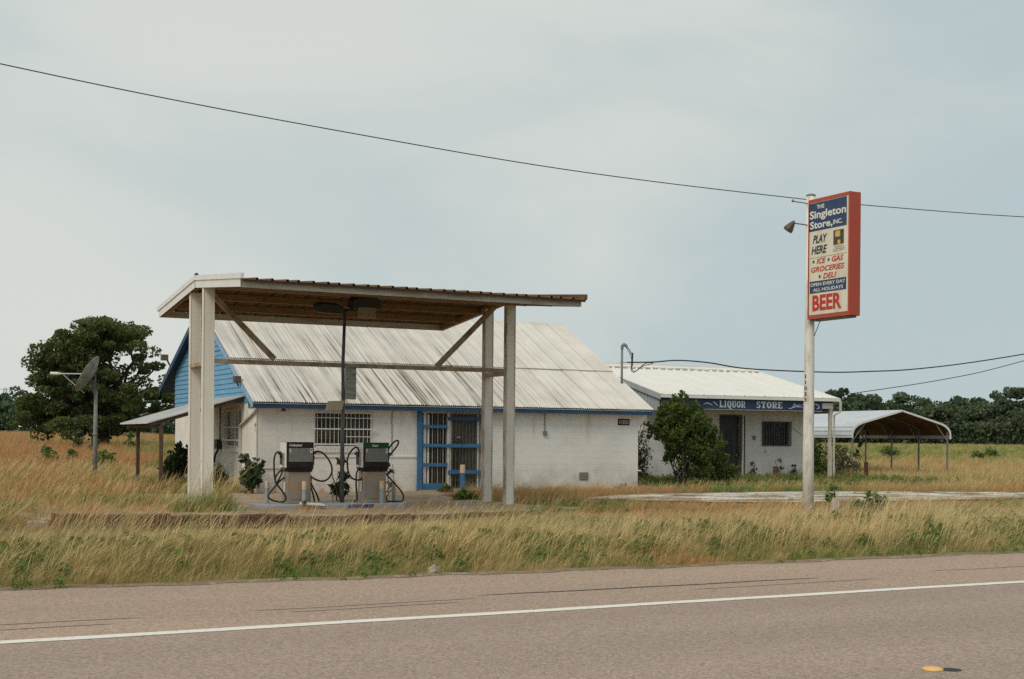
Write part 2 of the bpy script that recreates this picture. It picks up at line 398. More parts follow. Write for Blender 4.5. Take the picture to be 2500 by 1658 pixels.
def plant_material(name, base, tip, alt, alt_amt=0.5, patch=0.4, lo=0.45, hi=0.6, trans=0.25):
    """blades or leaves: vertex colour 'h' runs base->tip, plant-to-plant variation and patches"""
    m, nt, b = new_mat(name, 0.75, 0, 0.2)
    at = nt.nodes.new('ShaderNodeAttribute'); at.attribute_name = 'h'
    c = _mix(nt, at.outputs['Fac'], base, tip)
    oi = nt.nodes.new('ShaderNodeObjectInfo')
    f = _noise(nt, patch, 4, 0.6, _pos(nt), lo, hi)
    f2 = _math(nt, 'MULTIPLY', _math(nt, 'MULTIPLY_ADD', oi.outputs['Random'], 0.6, f), alt_amt, clamp=True)
    c = _mix(nt, f2, c, alt)
    at2 = nt.nodes.new('ShaderNodeAttribute'); at2.attribute_name = 'v'
    s = nt.nodes.new('ShaderNodeVectorMath'); s.operation = 'SCALE'
    nt.links.new(c, s.inputs[0])
    nt.links.new(_math(nt, 'MULTIPLY_ADD', at2.outputs['Fac'], 0.7, 0.65), s.inputs['Scale'])
    nt.links.new(s.outputs['Vector'], b.inputs['Base Color'])
    tl = nt.nodes.new('ShaderNodeBsdfTranslucent')
    nt.links.new(s.outputs['Vector'], tl.inputs['Color'])
    mx = nt.nodes.new('ShaderNodeMixShader'); mx.inputs['Fac'].default_value = trans
    nt.links.new(b.outputs['BSDF'], mx.inputs[1]); nt.links.new(tl.outputs['BSDF'], mx.inputs[2])
    nt.links.new(mx.outputs['Shader'], nt.nodes['Material Output'].inputs['Surface'])
    return m
MAT['dry_grass'] = plant_material('dry_grass_blades', (0.32, 0.275, 0.09), (0.63, 0.49, 0.25), (0.50, 0.35, 0.15), 0.5, 0.30, 0.45, 0.62)
MAT['straw_stem'] = plant_material('pale_straw_stems', (0.40, 0.33, 0.12), (0.74, 0.60, 0.33), (0.58, 0.42, 0.22), 0.4, 0.6)
MAT['green_grass'] = plant_material('green_grass_blades', (0.110, 0.185, 0.035), (0.195, 0.305, 0.075), (0.26, 0.30, 0.09), 0.3, 0.5)
MAT['green_weed'] = plant_material('green_weed_leaves', (0.080, 0.140, 0.034), (0.175, 0.250, 0.070), (0.22, 0.235, 0.075), 0.4, 0.8)
MAT['orange_grass'] = plant_material('rusty_grass_blades', (0.35, 0.205, 0.085), (0.60, 0.325, 0.155), (0.56, 0.285, 0.12), 0.5, 0.4)
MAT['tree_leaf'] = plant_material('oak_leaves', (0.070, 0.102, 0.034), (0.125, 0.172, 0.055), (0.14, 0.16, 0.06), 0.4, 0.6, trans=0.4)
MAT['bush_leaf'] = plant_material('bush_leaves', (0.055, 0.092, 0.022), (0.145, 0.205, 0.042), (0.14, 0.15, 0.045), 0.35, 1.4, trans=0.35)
MAT['grey_leaf'] = plant_material('dusty_leaves', (0.07, 0.088, 0.048), (0.15, 0.175, 0.095), (0.17, 0.145, 0.085), 0.4, 1.5)
MAT['dark_leaf'] = plant_material('glossy_dark_leaves', (0.042, 0.07, 0.03), (0.12, 0.165, 0.085), (0.08, 0.10, 0.045), 0.35, 2)
MAT['wood_leaf'] = plant_material('haze_tinted_wood_leaves', (0.066, 0.106, 0.064), (0.105, 0.165, 0.092), (0.125, 0.150, 0.075), 0.5, 0.06, trans=0.3)  # bluish cast in the leaf colour stands in for distance haze

# ------------------------------------------------------------------ mesh helpers
class MB:
    def __init__(s): s.v = []; s.f = []
    def add(s, vs, fs):
        o = len(s.v); s.v += [tuple(map(float, p)) for p in vs]; s.f += [tuple(i + o for i in q) for q in fs]; return s
    def box(s, x0, x1, y0, y1, z0, z1):
        return s.add([(x0, y0, z0), (x1, y0, z0), (x1, y1, z0), (x0, y1, z0), (x0, y0, z1), (x1, y0, z1), (x1, y1, z1), (x0, y1, z1)],
                     [(3, 2, 1, 0), (4, 5, 6, 7), (0, 1, 5, 4), (1, 2, 6, 5), (2, 3, 7, 6), (3, 0, 4, 7)])
    def hexa(s, p):  # eight corners, bottom ring then top ring
        return s.add(p, [(3, 2, 1, 0), (4, 5, 6, 7), (0, 1, 5, 4), (1, 2, 6, 5), (2, 3, 7, 6), (3, 0, 4, 7)])
    def bar(s, a, b, w, h=None, up=(0, 0, 1)):
        h = w if h is None else h
        a, b = Vector(a), Vector(b); d = (b - a).normalized(); up = Vector(up)
        if abs(d.dot(up)) > 0.98: up = Vector((0, 1, 0))
        x = d.cross(up).normalized() * w / 2; y = x.cross(d).normalized() * h / 2
        return s.hexa([a - x - y, a + x - y, a + x + y, a - x + y, b - x - y, b + x - y, b + x + y, b - x + y])
    def tube(s, pts, r, n=8, cap=True):
        pts = [Vector(p) for p in pts]; rs = r if isinstance(r, (list, tuple)) else [r] * len(pts)
        o = len(s.v); up = None
        for i, p in enumerate(pts):
            d = (pts[min(i + 1, len(pts) - 1)] - pts[max(i - 1, 0)]).normalized()
            if up is None: up = d.orthogonal().normalized()
            x = (up - d * up.dot(d)).normalized(); up = x; y = d.cross(x)
            for k in range(n):
                t = 2 * math.pi * k / n
                s.v.append(tuple(p + (x * math.cos(t) + y * math.sin(t)) * rs[i]))
        for i in range(len(pts) - 1):
            for k in range(n):
                a = o + i * n + k; b = o + i * n + (k + 1) % n
                s.f.append((a, b, b + n, a + n))
        if cap:
            s.f.append(tuple(range(o + n - 1, o - 1, -1)))
            e = o + (len(pts) - 1) * n; s.f.append(tuple(range(e, e + n)))
        return s
    def lathe(s, prof, n=16, c=(0, 0, 0)):
        o = len(s.v)
        for r, z in prof:
            for k in range(n):
                t = 2 * math.pi * k / n
                s.v.append((c[0] + r * math.cos(t), c[1] + r * math.sin(t), c[2] + z))
        for i in range(len(prof) - 1):
            for k in range(n):
                a = o + i * n + k; b = o + i * n + (k + 1) % n
                s.f.append((a, b, b + n, a + n))
        s.f.append(tuple(range(o + n - 1, o - 1, -1))); e = o + (len(prof) - 1) * n; s.f.append(tuple(range(e, e + n)))
        return s
    def prism(s, poly, axis, a, b):
        """extrude a 2-D outline along an axis ('x': poly is (y,z); 'y': (x,z); 'z': (x,y))"""
        def P(q, t): return {'x': (t, q[0], q[1]), 'y': (q[0], t, q[1]), 'z': (q[0], q[1], t)}[axis]
        n = len(poly); vs = [P(q, a) for q in poly] + [P(q, b) for q in poly]
        fs = [tuple(range(n - 1, -1, -1)), tuple(range(n, 2 * n))] + [(i, (i + 1) % n, n + (i + 1) % n, n + i) for i in range(n)]
        return s.add(vs, fs)
    def build(s, name, mat, parent=None, smooth=False, bevel=0.0, loc=None, rot=None):
        me = bpy.data.meshes.new(name)
        me.from_pydata(s.v, [], s.f)
        bm = bmesh.new(); bm.from_mesh(me); bmesh.ops.recalc_face_normals(bm, faces=bm.faces); bm.to_mesh(me); bm.free()
        me.materials.append(MAT[mat] if isinstance(mat, str) else mat)
        if smooth: me.shade_smooth()
        return link(name, me, parent, loc, rot, bevel)

def link(name, me, parent=None, loc=None, rot=None, bevel=0.0):
    o = bpy.data.objects.new(name, me); COL.objects.link(o)
    if parent is not None: o.parent = parent
    if loc is not None: o.location = loc
    if rot is not None: o.rotation_euler = rot
    if bevel:
        b = o.modifiers.new('bevel', 'BEVEL'); b.width = bevel; b.segments = 2; b.limit_method = 'ANGLE'
    return o

def tag(o, label=None, cat=None, group=None, kind=None):
    if label: o['label'] = label
    if cat: o['category'] = cat
    if group: o['group'] = group
    if kind: o['kind'] = kind
    return o

def thing(name, label, cat, loc=(0, 0, 0), rz=0.0, group=None):
    o = bpy.data.objects.new(name, None); COL.objects.link(o)
    o.empty_display_size = 0.3
    o.location = loc; o.rotation_euler = (0, 0, rz)
    return tag(o, label, cat, group)

def copy_tree(o, parent=None):
    c = o.copy(); COL.objects.link(c)
    if parent is not None: c.parent = parent
    for ch in list(o.children): copy_tree(ch, c)
    return c

def catmull(pts, n=8):
    P = [Vector(p) for p in pts]; P = [P[0] * 2 - P[1]] + P + [P[-1] * 2 - P[-2]]
    out = []
    for i in range(1, len(P) - 2):
        a, b, c, d = P[i - 1:i + 3]
        for k in range(n):
            t = k / n
            out.append(0.5 * ((2 * b) + (c - a) * t + (2 * a - 5 * b + 4 * c - d) * t * t + (3 * b - a - 3 * c + d) * t ** 3))
    out.append(P[-2]); return out

def wall_mesh(L, z0, z1, openings, thick):
    """wall along x, front face at y=0, with rectangular openings (x0,x1,za,zb) and their reveals"""
    xs = sorted({0, L, *[o[0] for o in openings], *[o[1] for o in openings]})
    zs = sorted({z0, z1, *[o[2] for o in openings], *[o[3] for o in openings]})
    def solid(i, j):
        if not (0 <= i < len(xs) - 1 and 0 <= j < len(zs) - 1): return False
        cx, cz = (xs[i] + xs[i + 1]) / 2, (zs[j] + zs[j + 1]) / 2
        return not any(a < cx < b and c < cz < d for a, b, c, d in openings)
    m = MB()
    for i in range(len(xs) - 1):
        for j in range(len(zs) - 1):
            if not solid(i, j): continue
            a, b, c, d = xs[i], xs[i + 1], zs[j], zs[j + 1]
            m.add([(a, 0, c), (b, 0, c), (b, 0, d), (a, 0, d)], [(0, 1, 2, 3)])
            m.add([(a, thick, c), (b, thick, c), (b, thick, d), (a, thick, d)], [(3, 2, 1, 0)])
            if not solid(i - 1, j): m.add([(a, 0, c), (a, thick, c), (a, thick, d), (a, 0, d)], [(3, 2, 1, 0)])
            if not solid(i + 1, j): m.add([(b, 0, c), (b, thick, c), (b, thick, d), (b, 0, d)], [(0, 1, 2, 3)])
            if not solid(i, j - 1): m.add([(a, 0, c), (b, 0, c), (b, thick, c), (a, thick, c)], [(3, 2, 1, 0)])
            if not solid(i, j + 1): m.add([(a, 0, d), (b, 0, d), (b, thick, d), (a, thick, d)], [(0, 1, 2, 3)])
    return m

_txt = 0
def text_obj(s, name, mat, parent, origin, xdir, zdir, width, height, bold=0.0, shear=0.0, depth=0.002, spacing=1.0):
    """lettering fitted into a width x height rectangle whose centre is `origin`"""
    cu = bpy.data.curves.new('t', 'FONT'); cu.body = s; cu.size = 1; cu.shear = shear; cu.offset = bold
    cu.space_character = spacing; cu.resolution_u = 3; cu.fill_mode = 'FRONT'
    tmp = bpy.data.objects.new('t', cu); COL.objects.link(tmp)
    dg = bpy.context.evaluated_depsgraph_get(); dg.update()
    me = bpy.data.meshes.new_from_object(tmp.evaluated_get(dg))
    bpy.data.objects.remove(tmp); bpy.data.curves.remove(cu)
    n = len(me.vertices); a = np.empty(n * 3, 'f'); me.vertices.foreach_get('co', a); a = a.reshape(-1, 3)
    lo, hi = a.min(0), a.max(0); c = (lo + hi) / 2
    sx = width / (hi[0] - lo[0]); sy = height / (hi[1] - lo[1])
    x = np.array(xdir, 'f'); z = np.array(zdir, 'f'); nn = np.cross(x, z)
    out = (a[:, :1] - c[0]) * sx * x + (a[:, 1:2] - c[1]) * sy * z + np.array(origin, 'f') + nn * depth
    me.vertices.foreach_set('co', out.astype('f').ravel())
    me.materials.clear(); me.materials.append(MAT[mat]); me.update()
    return link(name, me, parent)

def tri_mesh(name, V, F, mat, parent=None, attrs=None, nper=4, loc=None):
    """numpy vertices (N,3) with faces of nper verts each, fast"""
    me = bpy.data.meshes.new(name)
    nv, nf = len(V), len(F)
    me.vertices.add(nv); me.vertices.foreach_set('co', np.ascontiguousarray(V, 'f').ravel())
    me.loops.add(nf * nper); me.loops.foreach_set('vertex_index', np.ascontiguousarray(F, 'i').ravel())
    me.polygons.add(nf)
    me.polygons.foreach_set('loop_start', np.arange(0, nf * nper, nper, dtype='i'))
    me.polygons.foreach_set('loop_total', np.full(nf, nper, 'i'))
    for k, val in (attrs or {}).items():
        at = me.attributes.new(k, 'FLOAT', 'POINT'); at.data.foreach_set('value', np.ascontiguousarray(val, 'f'))
    me.update(calc_edges=True); me.validate()
    me.materials.append(MAT[mat])
    return link(name, me, parent, loc)

def unit(v): return v / np.maximum(np.linalg.norm(v, axis=-1, keepdims=True), 1e-9)

def leaves(P, size, rg, hval, elong=1.7, droop=0.0, jitter=0.35, vb=None):
    """one diamond leaf per point P: vertices, quads and attributes h (tip tint) and v (leaf-to-leaf)"""
    n = len(P)
    d = unit(rg.normal(size=(n, 3)) + np.array([0, 0, -droop])); o = unit(np.cross(d, rg.normal(size=(n, 3))))
    s = (size * (1 + jitter * rg.normal(size=n)).clip(0.4, 1.9))[:, None]
    V = np.stack([P - d * s * elong / 2, P + o * s / 2, P + d * s * elong / 2, P - o * s / 2], 1).reshape(-1, 3)
    F = np.arange(n * 4).reshape(n, 4)
    return V, F, {'h': np.repeat(hval, 4), 'v': np.repeat(rg.random(n) if vb is None else 0.35 * rg.random(n) + 0.65 * vb, 4)}

def ball(n, rg, shell=0.5):
    d = unit(rg.normal(size=(n, 3))); r = rg.random(n) ** (1 / 3)
    r = shell + (1 - shell) * r if shell else r
    return d * r[:, None]

def smooth(a, b, x):
    t = min(1, max(0, (x - a) / (b - a))); return t * t * (3 - 2 * t)

# ------------------------------------------------------------------ terrain, road, pad
def road_edge(x): return 13.78 + 0.95 * math.exp(-max(x - 1.0, -3) / 6.0) + 0.05 * math.sin(x * 3.1) + 0.04 * math.sin(x * 7.7 + 1)
def ground_z(x, y):
    r = math.hypot(x, y)
    z = 1.0 * smooth(70, 230, r) + 0.35 * smooth(48, 95, r) * smooth(24, 12, x - 0.2 * (y - 50))
    if 14 < y < 27:
        z -= 0.24 * math.exp(-((y - 23.6) / 1.7) ** 2) * smooth(15, 8, x)
        z -= 0.05 * math.exp(-((y - 20) / 3.0) ** 2)
    if y > 15: z += 0.03 * (mnoise.noise((x * 0.25, y * 0.25, 0.3)))
    return z - (0.012 if y < 16 else 0.0)

def axis(parts):
    out = []
    for a, b, s in parts: out += list(np.arange(a, b, s))
    return out
gx = axis([(-900, -200, 100), (-200, -40, 20), (-40, 60, 1.2), (60, 260, 8), (260, 1600, 90)]) + [1600]
gy = axis([(-300, -20, 40), (-20, 13, 3), (13, 50, 0.8), (50, 120, 3), (120, 320, 10), (320, 1600, 90)]) + [1600]
nx, ny = len(gx), len(gy)
m = MB()
m.v = [(x, y, ground_z(x, y) - 0.015) for y in gy for x in gx]
m.f = [(j * nx + i, j * nx + i + 1, (j + 1) * nx + i + 1, (j + 1) * nx + i) for j in range(ny - 1) for i in range(nx - 1)]
tag(m.build('ground', 'ground', smooth=True), 'dry grassy ground running from the road to the woods', 'ground', kind='structure')

m = MB(); xs = [-300, -60, -20, -8] + [x * 0.25 for x in range(-16, 140)] + [40, 60, 120, 400]
m.v = [(x, -0.6, 0.004) for x in xs] + [(x, road_edge(x), 0.004) for x in xs]
n = len(xs); m.f = [(i, i + 1, n + i + 1, n + i) for i in range(n - 1)]
road = tag(m.build('road', 'asphalt'), 'pinkish grey chip seal highway', 'road', kind='structure')
m = MB()
xs2 = [-300] + [x * 0.5 for x in range(-20, 90)] + [60, 400]
yl = lambda x: 10.93 + 0.008 * math.sin(x * 1.9) - 0.012 * math.sin(x * 0.37)
m.v = [(x, yl(x) - 0.085 + 0.006 * math.sin(x * 5.3), 0.008) for x in xs2] + [(x, yl(x) + 0.085 + 0.006 * math.sin(x * 6.7 + 2), 0.008) for x in xs2]
n = len(xs2); m.f = [(i, i + 1, n + i + 1, n + i) for i in range(n - 1)]
m.build('edge_line', 'line', road)
def strip(name, mat, x0, x1, y, w, wob, z=0.008):
    m = MB(); k = max(6, int((x1 - x0) / 0.2)); X = np.linspace(x0, x1, k)
    t = np.sin(np.linspace(0, math.pi, k)) ** 0.35
    yy = y + wob * np.sin(X * 1.3) + 0.01 * np.sin(X * 4.1)
    m.v = [(a, b - w * c / 2, z) for a, b, c in zip(X, yy, t)] + [(a, b + w * c / 2, z) for a, b, c in zip(X, yy, t)]
    m.f = [(i, i + 1, k + i + 1, k + i) for i in range(k - 1)]
    return m.build(name, mat, road)
strip('crack_seal', 'tar', 6.0, 10.6, 12.22, 0.045, 0.012)
for a_, b_, y_ in ((-2.0, 2.7, 11.95), (-2.0, 2.4, 11.63), (3.6, 6.0, 12.02), (3.9, 5.7, 11.80), (8.4, 11.2, 11.86), (12.4, 15.0, 12.35)): strip('tyre_mark', 'tyre', a_, b_, y_, 0.075, 0.02)
m = MB(); xs3 = [x * 0.12 for x in range(-30, 330)]; n = len(xs3)
for x in xs3: m.v.append((x, road_edge(x) - 0.01 - 0.10 * max(0, mnoise.noise((x * 1.7, 3, 0))) - 0.05 * mnoise.noise((x * 6, 1, 0)), 0.008))
for x in xs3: m.v.append((x, road_edge(x) + 0.32, 0.006))
m.f = [(i, i + 1, n + i + 1, n + i) for i in range(n - 1)]
tag(m.build('gravel_edge', 'edge_soil'), 'pale gravel crumbs along the road edge', 'path', kind='structure')
# concrete pad under the canopy: a sheet with its own broken edge
pad_poly = [(3.9, 25.95), (5.6, 25.55), (7.6, 25.25), (9.6, 25.15), (11.6, 25.35), (13.4, 25.75), (15.2, 26.2), (16.0, 26.65),
            (15.75, 27.3), (15.45, 28.2), (15.35, 29.4), (15.3, 30.6), (15.3, 32.2), (15.6, 33.6), (16.6, 34.8), (18.4, 36.75), (12.0, 36.8), (8.2, 36.8), (4.4, 33.5), (3.6, 29.2)]
def pad_z(x, y): return 0.03
m = MB(); m.prism(pad_poly, 'z', -0.25, 0.03)
pad = tag(m.build('concrete_pad', 'concrete'), 'tan concrete forecourt under the canopy', 'pavement', kind='structure')
def in_poly(x, y, P):
    c = False; j = len(P) - 1
    for i in range(len(P)):
        if (P[i][1] > y) != (P[j][1] > y) and x < (P[j][0] - P[i][0]) * (y - P[i][1]) / (P[j][1] - P[i][1]) + P[i][0]: c = not c
        j = i
    return c
# broken brown kerb along the pad's road side
for i, (xa, ya, xb, yb, h) in enumerate([(4.05, 25.80, 6.1, 25.36, 0.15), (6.15, 25.35, 8.3, 25.08, 0.11), (8.35, 25.07, 10.9, 25.13, 0.055), (10.95, 25.12, 13.2, 25.55, 0.035)]):
    k = 14; X = np.linspace(xa, xb, k); Yy = np.linspace(ya, yb, k); m = MB()
    for x, y in zip(X, Yy):
        a = 0.022 * rng.normal(); b = 0.025 * rng.normal(); c = 0.014 * rng.normal()
        m.v += [(x, y - 0.20 + a, -0.32), (x, y - 0.17 + b, h - 0.03 + c), (x, y - 0.05 + a, h + c), (x, y + 0.08, h - 0.01 + c), (x, y + 0.09, -0.1)]
    for q in range(k - 1):
        for r_ in range(4): m.f.append((q * 5 + r_, q * 5 + r_ + 1, q * 5 + r_ + 6, q * 5 + r_ + 5))
    m.f += [(0, 1, 2, 3, 4), tuple(reversed([(k - 1) * 5 + r_ for r_ in range(5)]))]
    m.build('kerb_segment', 'rust_kerb', pad)
m = MB(); m.prism([(3.62, 25.78), (4.0, 25.72), (4.02, 26.15), (3.66, 26.25)], 'z', -0.3, 0.02)
m.build('kerb_end_block', 'rock', pad, bevel=0.03)

grav_poly = [(18.6, 31.0), (19.6, 29.4), (20.8, 28.2), (23.0, 27.4), (27, 27.1), (31, 27.5), (34.5, 28.4), (35.6, 29.6), (34.6, 30.8), (32, 32.0), (29, 33.0), (25, 33.3), (21, 32.9)]
m = MB()
m.v = [(x, y, 0.03) for x, y in grav_poly]; m.f = [tuple(range(len(grav_poly)))]
tag(m.build('gravel_drive', 'gravel'), 'patchy white gravel drive behind the sign', 'path', kind='structure')
m = MB(); m.prism([(22.6, 36.3), (37.2, 34.9), (38.4, 44.0), (24.6, 44.8)], 'z', -0.2, 0.05)
slab = tag(m.build('liquor_store_slab', 'slab'), 'grey concrete apron in front of the liquor store', 'pavement', kind='structure')
for xa, xb in ((22.8, 25.4), (25.5, 28.0), (28.7, 31.1), (31.3, 33.6), (33.9, 36.8)):
    ya = lambda x: 36.15 - (x - 22.6) * 0.096
    m = MB(); m.hexa([(xa, ya(xa) - 0.12, -0.1), (xb, ya(xb) - 0.12, -0.1), (xb, ya(xb) + 0.1, -0.1), (xa, ya(xa) + 0.1, -0.1),
                      (xa, ya(xa) - 0.09, 0.13), (xb, ya(xb) - 0.09, 0.12), (xb, ya(xb) + 0.1, 0.12), (xa, ya(xa) + 0.1, 0.13)])
    m.build('kerb', 'kerb', slab, bevel=0.03)

# ------------------------------------------------------------------ the store
SL, SD = 12.65, 10.13
store = thing('store_building', 'white block store with blue gable and streaked corrugated metal roof', 'store', (11.340, 36.8325, 0), -0.014055)
WIN = (1.66, 3.45, 1.30, 2.37); DOOR = (4.92, 7.10, 0.06, 2.46)
wall_mesh(SL, -0.2, 2.60, [WIN, DOOR], 0.2).build('front_wall', 'block', store)
def side_wall(openings, x, flip):
    mm = wall_mesh(SD - 0.202, -0.2, 2.60, [(a - 0.201, b - 0.201, c, d) for a, b, c, d in openings], 0.2)
    if flip: mm.v = [(x + q[1], 0.201 + q[0], q[2]) for q in mm.v]
    else: mm.v = [(x - q[1], 0.201 + q[0], q[2]) for q in mm.v]
    return mm
EWIN = (1.75, 3.60, 1.27, 2.42)
side_wall([EWIN], 0.0, True).build('end_wall', 'block', store)
side_wall([], SL, False).build('end_wall', 'block', store)
m = MB(); m.box(0.201, SL - 0.201, SD - 0.2, SD - 0.002, -0.2, 3.7); m.build('back_wall', 'block', store)
m = MB(); m.box(0.21, SL - 0.21, 1.1, 1.14, 0.0, 2.5); m.build('interior_partition', 'interior', store)
m = MB(); m.box(0.21, SL - 0.21, 0.21, 1.09, -0.02, 0.02); m.build('interior_floor', 'interior', store)
m = MB(); m.box(0.21, SL - 0.21, 0.205, SD - 0.21, 2.52, 2.56); m.build('interior_ceiling', 'interior', store)
# roof profile (y, z)
E0, RG, E1 = (-0.35, 2.603), (5.79, 5.791), (11.56, 3.30)
X0, X1 = -0.273, 13.0
def rz(y): return E0[1] + (y - E0[0]) * (RG[1] - E0[1]) / (RG[0] - E0[0]) if y < RG[0] else RG[1] + (y - RG[0]) * (E1[1] - RG[1]) / (E1[0] - RG[0])
m = MB()
m.prism([(E0[0] + 0.05, rz(E0[0] + 0.05) - 0.10), (RG[0], RG[1] - 0.10), (E1[0] - 0.03, rz(E1[0] - 0.03) - 0.10),
         (E1[0] - 0.03, rz(E1[0] - 0.03) - 0.045), (RG[0], RG[1] - 0.045), (E0[0] + 0.05, rz(E0[0] + 0.05) - 0.045)], 'x', X0 + 0.03, X1 - 0.03)
roof = m.build('roof', 'dark_blue', store)
def sheet_mesh(name, width, length, lam=0.0685, amp=0.015, per=8):
    nxs = int(round(width / lam)) * per; V = []; F = []
    for j in (0, 1):
        for i in range(nxs + 1):
            x = width * i / nxs
            V.append((x, j * length, amp * math.cos(2 * math.pi * x / lam)))
    for i in range(nxs): F.append((i, i + 1, nxs + 2 + i, nxs + 1 + i))
    me = bpy.data.meshes.new(name); me.from_pydata(V, [], F); me.materials.append(MAT['roof']); me.shade_smooth()
    return me
NS = 20; SW = 0.0685 * 10
fl = math.hypot(RG[0] - E0[0], RG[1] - E0[1]); fa = math.atan2(RG[1] - E0[1], RG[0] - E0[0])
bl_ = math.hypot(E1[0] - RG[0], E1[1] - RG[1]); ba = math.atan2(E1[1] - RG[1], E1[0] - RG[0])
lower_me = sheet_mesh('roof_sheet', SW * 0.995 + 0.02, 3.02); upper_me = sheet_mesh('roof_sheet', SW * 0.995 + 0.02, fl - 2.85); back_me = sheet_mesh('roof_sheet', SW * 0.995 + 0.02, bl_, per=4)
step = (X1 - X0 - SW) / (NS - 1)
for i in range(NS):
    x = X0 + i * step
    dz = 0.004 * (i % 2)
    link('roof_sheet', lower_me, roof, (x, E0[0] + random.uniform(-0.02, 0.012), rz(E0[0]) - 0.012 + dz), (fa + random.uniform(-0.0015, 0.0015), 0, 0))
    link('roof_sheet', upper_me, roof, (x, E0[0] + 2.85 * math.cos(fa), rz(E0[0]) + 2.85 * math.sin(fa) + 0.026 + dz), (fa, 0, 0))
    link('roof_sheet', back_me, roof, (x, RG[0], RG[1] - 0.006 + dz), (ba, 0, 0))
m = MB(); m.prism([(RG[0] - 0.16, rz(RG[0] - 0.16) + 0.03), (RG[0], RG[1] + 0.035), (RG[0] + 0.16, rz(RG[0] + 0.16) + 0.012), (RG[0], RG[1] + 0.05)], 'x', X0, X1); m.build('ridge_cap', 'roof', roof)
# eave boards: drip strip, blue fascia, soffit
m = MB(); m.box(X0 + 0.02, X1 - 0.02, -0.30, -0.275, 2.415, 2.535); m.build('eave_fascia', 'dark_blue', store)
m = MB(); m.box(X0 + 0.02, X1 - 0.02, -0.315, -0.27, 2.537, 2.556); m.build('drip_strip', 'trim_white', store)
m = MB(); m.box(X0 + 0.03, X1 - 0.03, -0.274, -0.004, 2.455, 2.475); m.build('eave_soffit', 'offwhite', store)
# gable boards, left end: each board is clipped under the roof line
bh = 0.152; k = 0; z = 2.602
while z < 5.62:
    zt = min(z + bh, 5.66)
    def span(zz):
        zz += 0.13
        a = E0[0] + (zz - E0[1]) * (RG[0] - E0[0]) / (RG[1] - E0[1]); b = RG[0] + (zz - RG[1]) * (E1[0] - RG[0]) / (E1[1] - RG[1])
        return max(a, 0.0), min(b, SD)
    a0, b0 = span(z); a1, b1 = span(zt)
    if b1 - a1 > 0.05:
        t0, t1 = -0.034, -0.010
        jit = random.uniform(-0.004, 0.004)
        m = MB(); m.hexa([(t0 + jit, a0, z + 0.004), (0.03, a0, z + 0.004), (0.03, b0, z + 0.004), (t0 + jit, b0, z + 0.004), (t1 + jit, a1, zt), (0.03, a1, zt), (0.03, b1, zt), (t1 + jit, b1, zt)])
        m.build('siding_board', 'siding', store)
    z += bh; k += 1
m = MB(); m.prism([(0.0, 2.602), (SD, 2.602), (SD, rz(SD) - 0.12), (RG[0], RG[1] - 0.12), (0.0, rz(0) - 0.12)], 'x', SL - 0.18, SL - 0.02); m.build('gable_panel', 'siding', store)
m = MB(); m.prism([(0.0, 2.602), (SD, 2.602), (SD, rz(SD) - 0.12), (RG[0], RG[1] - 0.12), (0.0, rz(0) - 0.12)], 'x', 0.035, 0.12); m.build('gable_backing', 'dark_blue', store)
m = MB(); m.box(-0.028, 0.0, -0.02, 0.95, 2.44, 2.60); m.build('sill_board', 'blue', store)
# rake boards
def rake(y0, y1, x0, x1, drop, h, name, mat):
    m = MB(); m.prism([(y0, rz(y0) - drop - h), (y1, rz(y1) - drop - h), (y1, rz(y1) - drop), (y0, rz(y0) - drop)], 'x', x0, x1); m.build(name, mat, store)
rake(E0[0] + 0.02, RG[0], X0 - 0.002, X0 + 0.028, 0.018, 0.17, 'rake_board', 'trim_blue')
rake(RG[0], E1[0] - 0.02, X0 - 0.002, X0 + 0.028, 0.018, 0.17, 'rake_board', 'dark_blue')
rake(E0[0] + 0.02, RG[0], X1 - 0.028, X1 + 0.002, 0.018, 0.17, 'rake_board', 'blue')
# barred window in the front wall
def window(parent, ox, w, z0, z1, vert, bars_n, hs, back='curtain', yoff=0.0):
    e = bpy.data.objects.new('window', None); COL.objects.link(e); e.parent = parent; e.location = ox
    m = MB()
    for a, b, c, d in ((0, w, z0, z0 + 0.06), (0, w, z1 - 0.06, z1), (0, 0.05, z0 + 0.06, z1 - 0.06), (w - 0.05, w, z0 + 0.06, z1 - 0.06), (w / 2 - 0.035, w / 2 + 0.035, z0 + 0.06, z1 - 0.06)):
        m.box(a, b, 0.06, 0.12, c, d)
    m.build('window_frame', 'white', e)
    m = MB(); m.box(0.05, w / 2 - 0.036, 0.095, 0.101, z0 + 0.06, z1 - 0.06); m.build('pane', 'glass', e)
    m = MB(); m.box(w / 2 + 0.036, w - 0.05, 0.095, 0.101, z0 + 0.06, z1 - 0.06); m.build('pane', 'glass', e)
    m = MB(); m.box(0.02, w - 0.02, 0.22, 0.24, z0 - 0.05, z1 + 0.05); m.build('curtain', back, e)
    for i in range(bars_n):
        x = w * (i + 0.5) / bars_n
        m = MB(); m.box(x - 0.0055, x + 0.0055, -0.075, -0.064, z0 - 0.06, z1 + 0.02); m.build('bar', 'white', e)
    for zz, hh, xa, xb in hs:
        m = MB(); m.box(xa, xb, -0.094, -0.076, zz - hh / 2, zz + hh / 2); m.build('bar', 'white', e)
    m = MB(); m.box(-0.06, w + 0.06, -0.05, 0.055, z0 - 0.13, z0 - 0.001); m.build('sill', 'white', e, bevel=0.008)
    return e
window(store, (1.66, 0, 0), 1.79, 1.30, 2.37, True, 14, [(2.31, 0.018, -0.02, 1.81), (2.17, 0.020, 0, 1.76), (1.85, 0.034, -0.06, 1.86), (1.41, 0.038, -0.04, 1.80), (1.63, 0.02, 0.93, 1.70)])
ew = window(store, (0, 3.60, 0), 1.85, 1.27, 2.42, True, 13, [(2.38, 0.03, 0, 1.85), (1.88, 0.04, 0, 1.85), (1.50, 0.05, 0, 1.85)])
